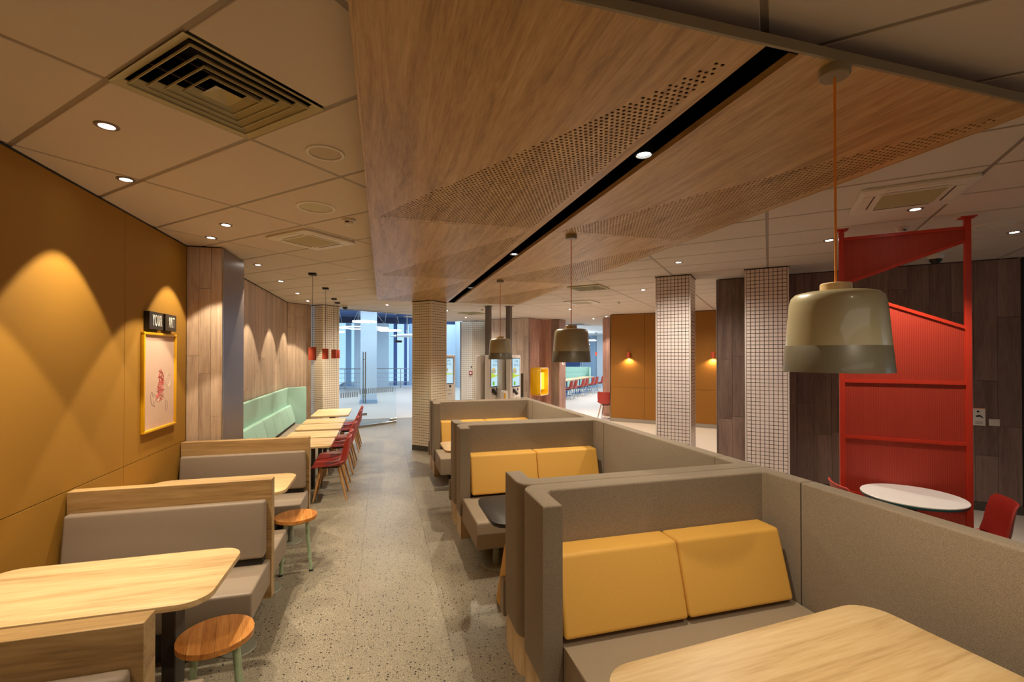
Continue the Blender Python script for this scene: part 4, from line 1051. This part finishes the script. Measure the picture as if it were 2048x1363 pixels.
# fire call point and notice
t = thing('fire_call_point', 'red fire call point on the cream mosaic wall', 'alarm', (2.90, 15.45, 1.2), R(-20)); obj('box', bx(nb(), -.06, .06, -.05, 0, 0, .12, .006, 1), 'red_shell', t); obj('push_plate', bx(nb(), -.03, .03, -.054, -.0505, .03, .09), 'sign_white', t)
t = thing('wall_socket', 'small dark socket above the red call point', 'socket', (2.92, 15.44, 1.44), R(-20)); obj('box', bx(nb(), -.02, .02, -.03, 0, 0, .05, .003, 1), 'black', t)
t = thing('wall_notice', 'small white notice on the rose plank wall end beside the opening', 'sign', (5.62, 13.86, 1.55), R(45)); obj('plate', bx(nb(), -.09, .09, -.012, -.002, 0, .18), 'sign_white', t); obj('symbol', bx(nb(), .0, .05, -.014, -.0125, .04, .13), 'crayon_grey', t)

# ------------------------------------------------------------------ glass entrance
GA = (-1.02, 12.12); GB = (.36, 13.14)
P, L, a = frame2(GA, GB)
gw = root('window_1'); gw.location = P; gw.rotation_euler.z = a
xj = .52
obj('glass_pane', bx(nb(), .0, xj - .004, -.006, .006, .06, H - .01), 'clear_glass', gw)
obj('bottom_rail', bx(nb(), 0, L, -.025, .025, 0, .055, .003, 1), 'chrome', gw)
obj('head_channel', bx(nb(), 0, L, -.02, .02, H - .012, H + .02), 'chrome', gw)
def dashes(par, x0, x1, z0, z1, mat):
    b = nb(); x = x0
    while x < x1 - .03: bx(b, x, x + .032, -.0085, -.0065, z0, z1); x += .064
    tag(obj('frosted_dash', b, mat, par), kind='stuff')
dashes(gw, .02, xj, .80, .93, 'hall_grey')
dr = root('door_2'); dr.location = P; dr.rotation_euler.z = a
obj('glass_leaf', bx(nb(), xj + .004, L - .004, -.006, .006, .06, H - .03), 'clear_glass', dr)
dashes(dr, xj + .04, L - .05, .86, 1.0, 'hall_grey')
for sy in (-1, 1):
    h_ = obj('pull_handle', tube(nb(), (xj + .18, sy * .05, .62), (xj + .18, sy * .05, 1.95), .014, .014, 12), 'chrome', dr, True)
    for zz in (.8, 1.75): obj('handle_standoff', tube(nb(), (xj + .18, sy * .006, zz), (xj + .18, sy * .05, zz), .008), 'chrome', h_)
obj('lock_plate', bx(nb(), xj + .12, xj + .26, -.012, .012, .3, .36), 'chrome', dr)
obj('floor_patch', bx(nb(), L - .2, L + .02, -.02, .02, .056, .13, .003, 1), 'chrome', dr)
tag(obj('trim_6', bx(nb(), -.02, .02, -.02, .02, 0, H, .002, 1), 'chrome', loc=(2.60, 15.76, 0)), kind='structure')
tag(obj('window_2', bx(nb(), 0, 1.5, -.006, .006, .02, H - .01), 'clear_glass', loc=(1.15, 15.8, 0)), kind='structure')
t = thing('door_closer_camera', 'small dark bracket with camera hanging beyond the glass door', 'camera', (.44, 15.2, 2.32))
obj('arm', tube(nb(), (0, 0, 0), (.0, 0, .08), .012), 'dark_metal', t); obj('body', bx(nb(), -.06, .16, -.03, .03, -.05, .02, .005, 1), 'dark_metal', t); obj('bracket', tube(nb(), (.0, 0, .06), (0, 0, 1.5), .01), 'dark_metal', t)

# ------------------------------------------------------------------ hall beyond the glass
hb = root('wall_hall_back'); YB = 27.5
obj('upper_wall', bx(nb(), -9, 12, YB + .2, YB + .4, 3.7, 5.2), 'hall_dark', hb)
obj('sill', bx(nb(), -9, 12, YB, YB + .4, 0, .1), 'hall_white', hb)
for a_, c_, m_ in ((-9, -3.05, 'hall_blue'), (-2.0, -1.72, 'hall_blue'), (-1.55, .35, 'hall_white'), (.62, .82, 'mullion'), (1.22, 1.38, 'mullion'), (1.5, 2.3, 'hall_blue'), (3.6, 12, 'hall_white')):
    obj('wall_pier', bx(nb(), a_, c_, YB, YB + .3, .1, 3.7), m_, hb)
wn = root('window_3')
for a_, c_ in ((-3.05, -2.0), (-1.72, -1.55), (.35, .62), (.82, 1.22), (1.38, 1.5), (2.3, 3.6)):
    obj('glass_pane', bx(nb(), a_, c_, YB + .12, YB + .14, .1, 3.7), 'mall_glass', wn)
obj('wall_core', bx(nb(), -8.9, -8.8, 12.4, YB, 0, 5), 'hall_white', hb)
obj('wall_core', bx(nb(), 4.2, 4.4, 16.6, YB, 0, 4.4), 'hall_white', hb)
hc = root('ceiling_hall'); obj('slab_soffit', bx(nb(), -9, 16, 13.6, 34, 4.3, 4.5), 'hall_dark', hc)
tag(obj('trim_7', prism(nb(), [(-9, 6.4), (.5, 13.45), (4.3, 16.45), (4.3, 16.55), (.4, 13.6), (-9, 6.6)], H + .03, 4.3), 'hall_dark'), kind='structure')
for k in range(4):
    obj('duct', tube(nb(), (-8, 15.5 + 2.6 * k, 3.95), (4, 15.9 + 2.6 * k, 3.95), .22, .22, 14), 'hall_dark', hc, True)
t = thing('hall_column', 'pale square column standing in the hall beyond the glass door', 'column', (-.52, 18.9, 0)); obj('shaft', bx(nb(), -.3, .3, -.3, .3, .12, 4.3, .01, 1), 'hall_white', t); obj('plinth', bx(nb(), -.33, .33, -.33, .33, 0, .12), 'hall_blue', t)
t = thing('hall_railing', 'thin steel railing in front of the hall windows', 'railing', (0, YB - .6, 0))
for zz in (1.1, .85, .6, .35): obj('rail', tube(nb(), (-8.5, 0, zz), (4, 0, zz), .022 if zz > 1 else .01, None, 8), 'chrome', t, True)
for k in range(9): obj('railing_post', tube(nb(), (-8 + 1.5 * k, 0, 0), (-8 + 1.5 * k, 0, 1.1), .02, None, 8), 'chrome', t, True)
def ring_lamp(x, y, z_, r, lab, grp=None, top=4.3):
    t = thing('ring_lamp', lab, 'ring lamp', (x, y, z_), 0, grp); b = nb()
    for k in range(40):
        a0, a1 = 2 * math.pi * k / 40, 2 * math.pi * (k + 1) / 40
        q = []
        for a_ in (a0, a1):
            for rr, zz in ((r, -.03), (r, .03), (r - .07, .03), (r - .07, -.03)): q.append((rr * math.cos(a_), rr * math.sin(a_), zz * .6))
        v = [b.verts.new(p_) for p_ in q]
        for f_ in ((0, 4, 5, 1), (1, 5, 6, 2), (2, 6, 7, 3), (3, 7, 4, 0)): b.faces.new([v[i_] for i_ in f_])
    obj('glowing_ring', b, 'ring_glow', t)
    for k in range(3): a_ = R(120 * k); obj('suspension_wire', tube(nb(), (r * .95 * math.cos(a_), r * .95 * math.sin(a_), .03), (0, 0, top - z_), .004, None, 5), 'chrome', t)
ring_lamp(-.62, 17.2, 3.06, .42, 'glowing ring lamp highest in the hall, in front of the pale column')
ring_lamp(-.75, 20.5, 3.02, 1.0, 'largest glowing ring lamp in the hall, behind the pale column')
ring_lamp(.25, 17.6, 2.78, .42, 'glowing ring lamp right of the pale hall column')
ring_lamp(-1.7, 17.6, 2.70, .38, 'glowing ring lamp at the left edge of the hall')
t = thing('white_canopy_lamp', 'flat white canopy lamp on steel rods beyond the door', 'hanging lamp', (1.0, 17.5, 2.55))
obj('shade', lathe(nb(), [(0, .12), (.35, .10), (.75, .02), (.72, 0), (.3, .06), (0, .07)], 36), 'hall_white', t, True)
for k in (-.12, .12): obj('rod', tube(nb(), (k, 0, .1), (k, 0, 1.75), .018, None, 8), 'chrome', t)

# ------------------------------------------------------------------ far dining room
fr = root('wall_dining_back'); 
P, L, a = frame2((8.0, 29.0), (15.9, 21.1)); fr.location = P; fr.rotation_euler.z = a
for k, (a_, c_, m_) in enumerate(((0, 2.2, 'hall_blue'), (2.25, 3.4, 'hall_white'), (3.45, 5.0, 'hall_blue'), (5.05, 5.9, 'hall_blue'), (5.95, L, 'hall_white'))):
    obj('wall_panel', bx(nb(), a_, c_, .0, .1, 0, H), m_, fr)
obj('dark_shutter', bx(nb(), 3.9, 4.9, -.02, -.001, 0.2, 1.9), 'mullion', fr)
b = nb(); x = 1.5
while x < 5: bx(b, x, x + .06, -.012, -.004, .95, 1.25); x += .13
tag(obj('frosted_dash', b, 'sign_white', fr), kind='stuff')
wfar = root('wall_dining_left'); obj('wall_core', bx(nb(), 5.9, 6.1, 16.6, 33, 0, H), 'hall_white', wfar)
wfr = root('wall_dining_right'); obj('wall_core', bx(nb(), 15.9, 16.0, 8, 33, 0, H), 'hall_white', wfr)
# row of chairs on the 45 degree line
pts = [(1138.5, 799), (1147.5, 797), (1165, 792.5), (1171.5, 791), (1184, 787.5), (1192, 785.5), (1203.5, 782.5)]
dist = [0, .5, 1.45, 1.95, 2.85, 3.4, 4.35]
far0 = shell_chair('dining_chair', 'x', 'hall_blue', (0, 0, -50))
fl_ = ['leftmost red chair of the far dining row', 'second red chair from the left in the far dining row', 'third red chair from the left in the far dining row', 'middle red chair of the far dining row', 'fifth red chair from the left in the far dining row', 'sixth red chair from the left in the far dining row', 'rightmost red chair of the far dining row']
p0 = Vector((7.55, 18.1, 0)); dd = Vector((3.5, 3.85, 0)).normalized()
for k, dk in enumerate(dist):
    q = p0 + dd * dk * 1.12
    if k == 0: far0.location = q; far0.rotation_euler.z = R(180 + 47 - 0); far0['label'] = fl_[0]
    else: dup(far0, q, R(180 + 47), fl_[k])
for k in range(3):
    q = p0 + dd * (.3 + k * 1.9) + Vector((-.62 * .7, .62 * .7, 0)) * 1.0
    t = thing('dining_table', ('left', 'middle', 'right')[k] + ' long oak table of the far dining row', 'table', q, R(47))
    obj('table_top', bx(nb(), -.9, .9, -.32, .32, .715, .74, .004, 1), 'oak_x', t)
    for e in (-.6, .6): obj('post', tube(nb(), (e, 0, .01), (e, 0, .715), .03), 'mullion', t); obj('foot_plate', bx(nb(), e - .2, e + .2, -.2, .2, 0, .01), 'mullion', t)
t = thing('far_green_bench', 'green upholstered high-back bench in the far dining room', 'bench', (10.35, 24.2, 0), R(-22))
obj('back_panel', bx(nb(), -.95, .95, 0, .1, .15, 1.2, .03, 2), 'green_vinyl', t, True); obj('end_wing', bx(nb(), .95, 1.05, -.55, .1, .15, 1.2, .03, 2), 'green_vinyl', t, True)
obj('back_cushion', bx(nb(), -.95, .8, -.15, 0, .45, .85, .04, 2), 'green_vinyl', t, True); obj('seat', bx(nb(), -.95, .93, -.55, 0, .1, .45, .03, 2), 'green_vinyl', t, True)
ring_lamp(10.0, 21.6, 2.62, .55, 'upper glowing ring lamp in the far dining room', top=H); ring_lamp(9.4, 20.9, 2.4, .45, 'lower glowing ring lamp in the far dining room', top=H)
t = thing('red_cylinder_pendant', 'tiny red cylinder pendant in the far dining room', 'pendant lamp', (10.6, 21.6, H)); obj('cord', tube(nb(), (0, 0, 0), (0, 0, -1.0), .006, None, 6), 'black', t); obj('lamp_shade', tube(nb(), (0, 0, -1.18), (0, 0, -1.0), .055, None, 16), 'red_stack', t, True); obj('ceiling_rose', bx(nb(), -.05, .05, -.05, .05, -.03, 0), 'black', t)
# lone red chair and table at the jamb
ch = dup(ch0, (6.2, 12.35, 0), R(135), 'red shell chair seen from behind at the left edge of the orange wall')
ch.location = (6.36, 12.3, 0)
t = thing('cafe_table', 'oak table behind the lone red chair by the orange wall', 'table', (6.66, 12.2, 0), R(45)); obj('table_top', bx(nb(), -.3, .3, -.3, .3, .715, .74, .004, 1), 'oak_x', t); obj('post', tube(nb(), (0, 0, 0), (0, 0, .715), .03), 'dark_metal', t, True); obj('foot_plate', bx(nb(), -.2, .2, -.2, .2, 0, .012), 'dark_metal', t)
print('objects', len(bpy.data.objects))
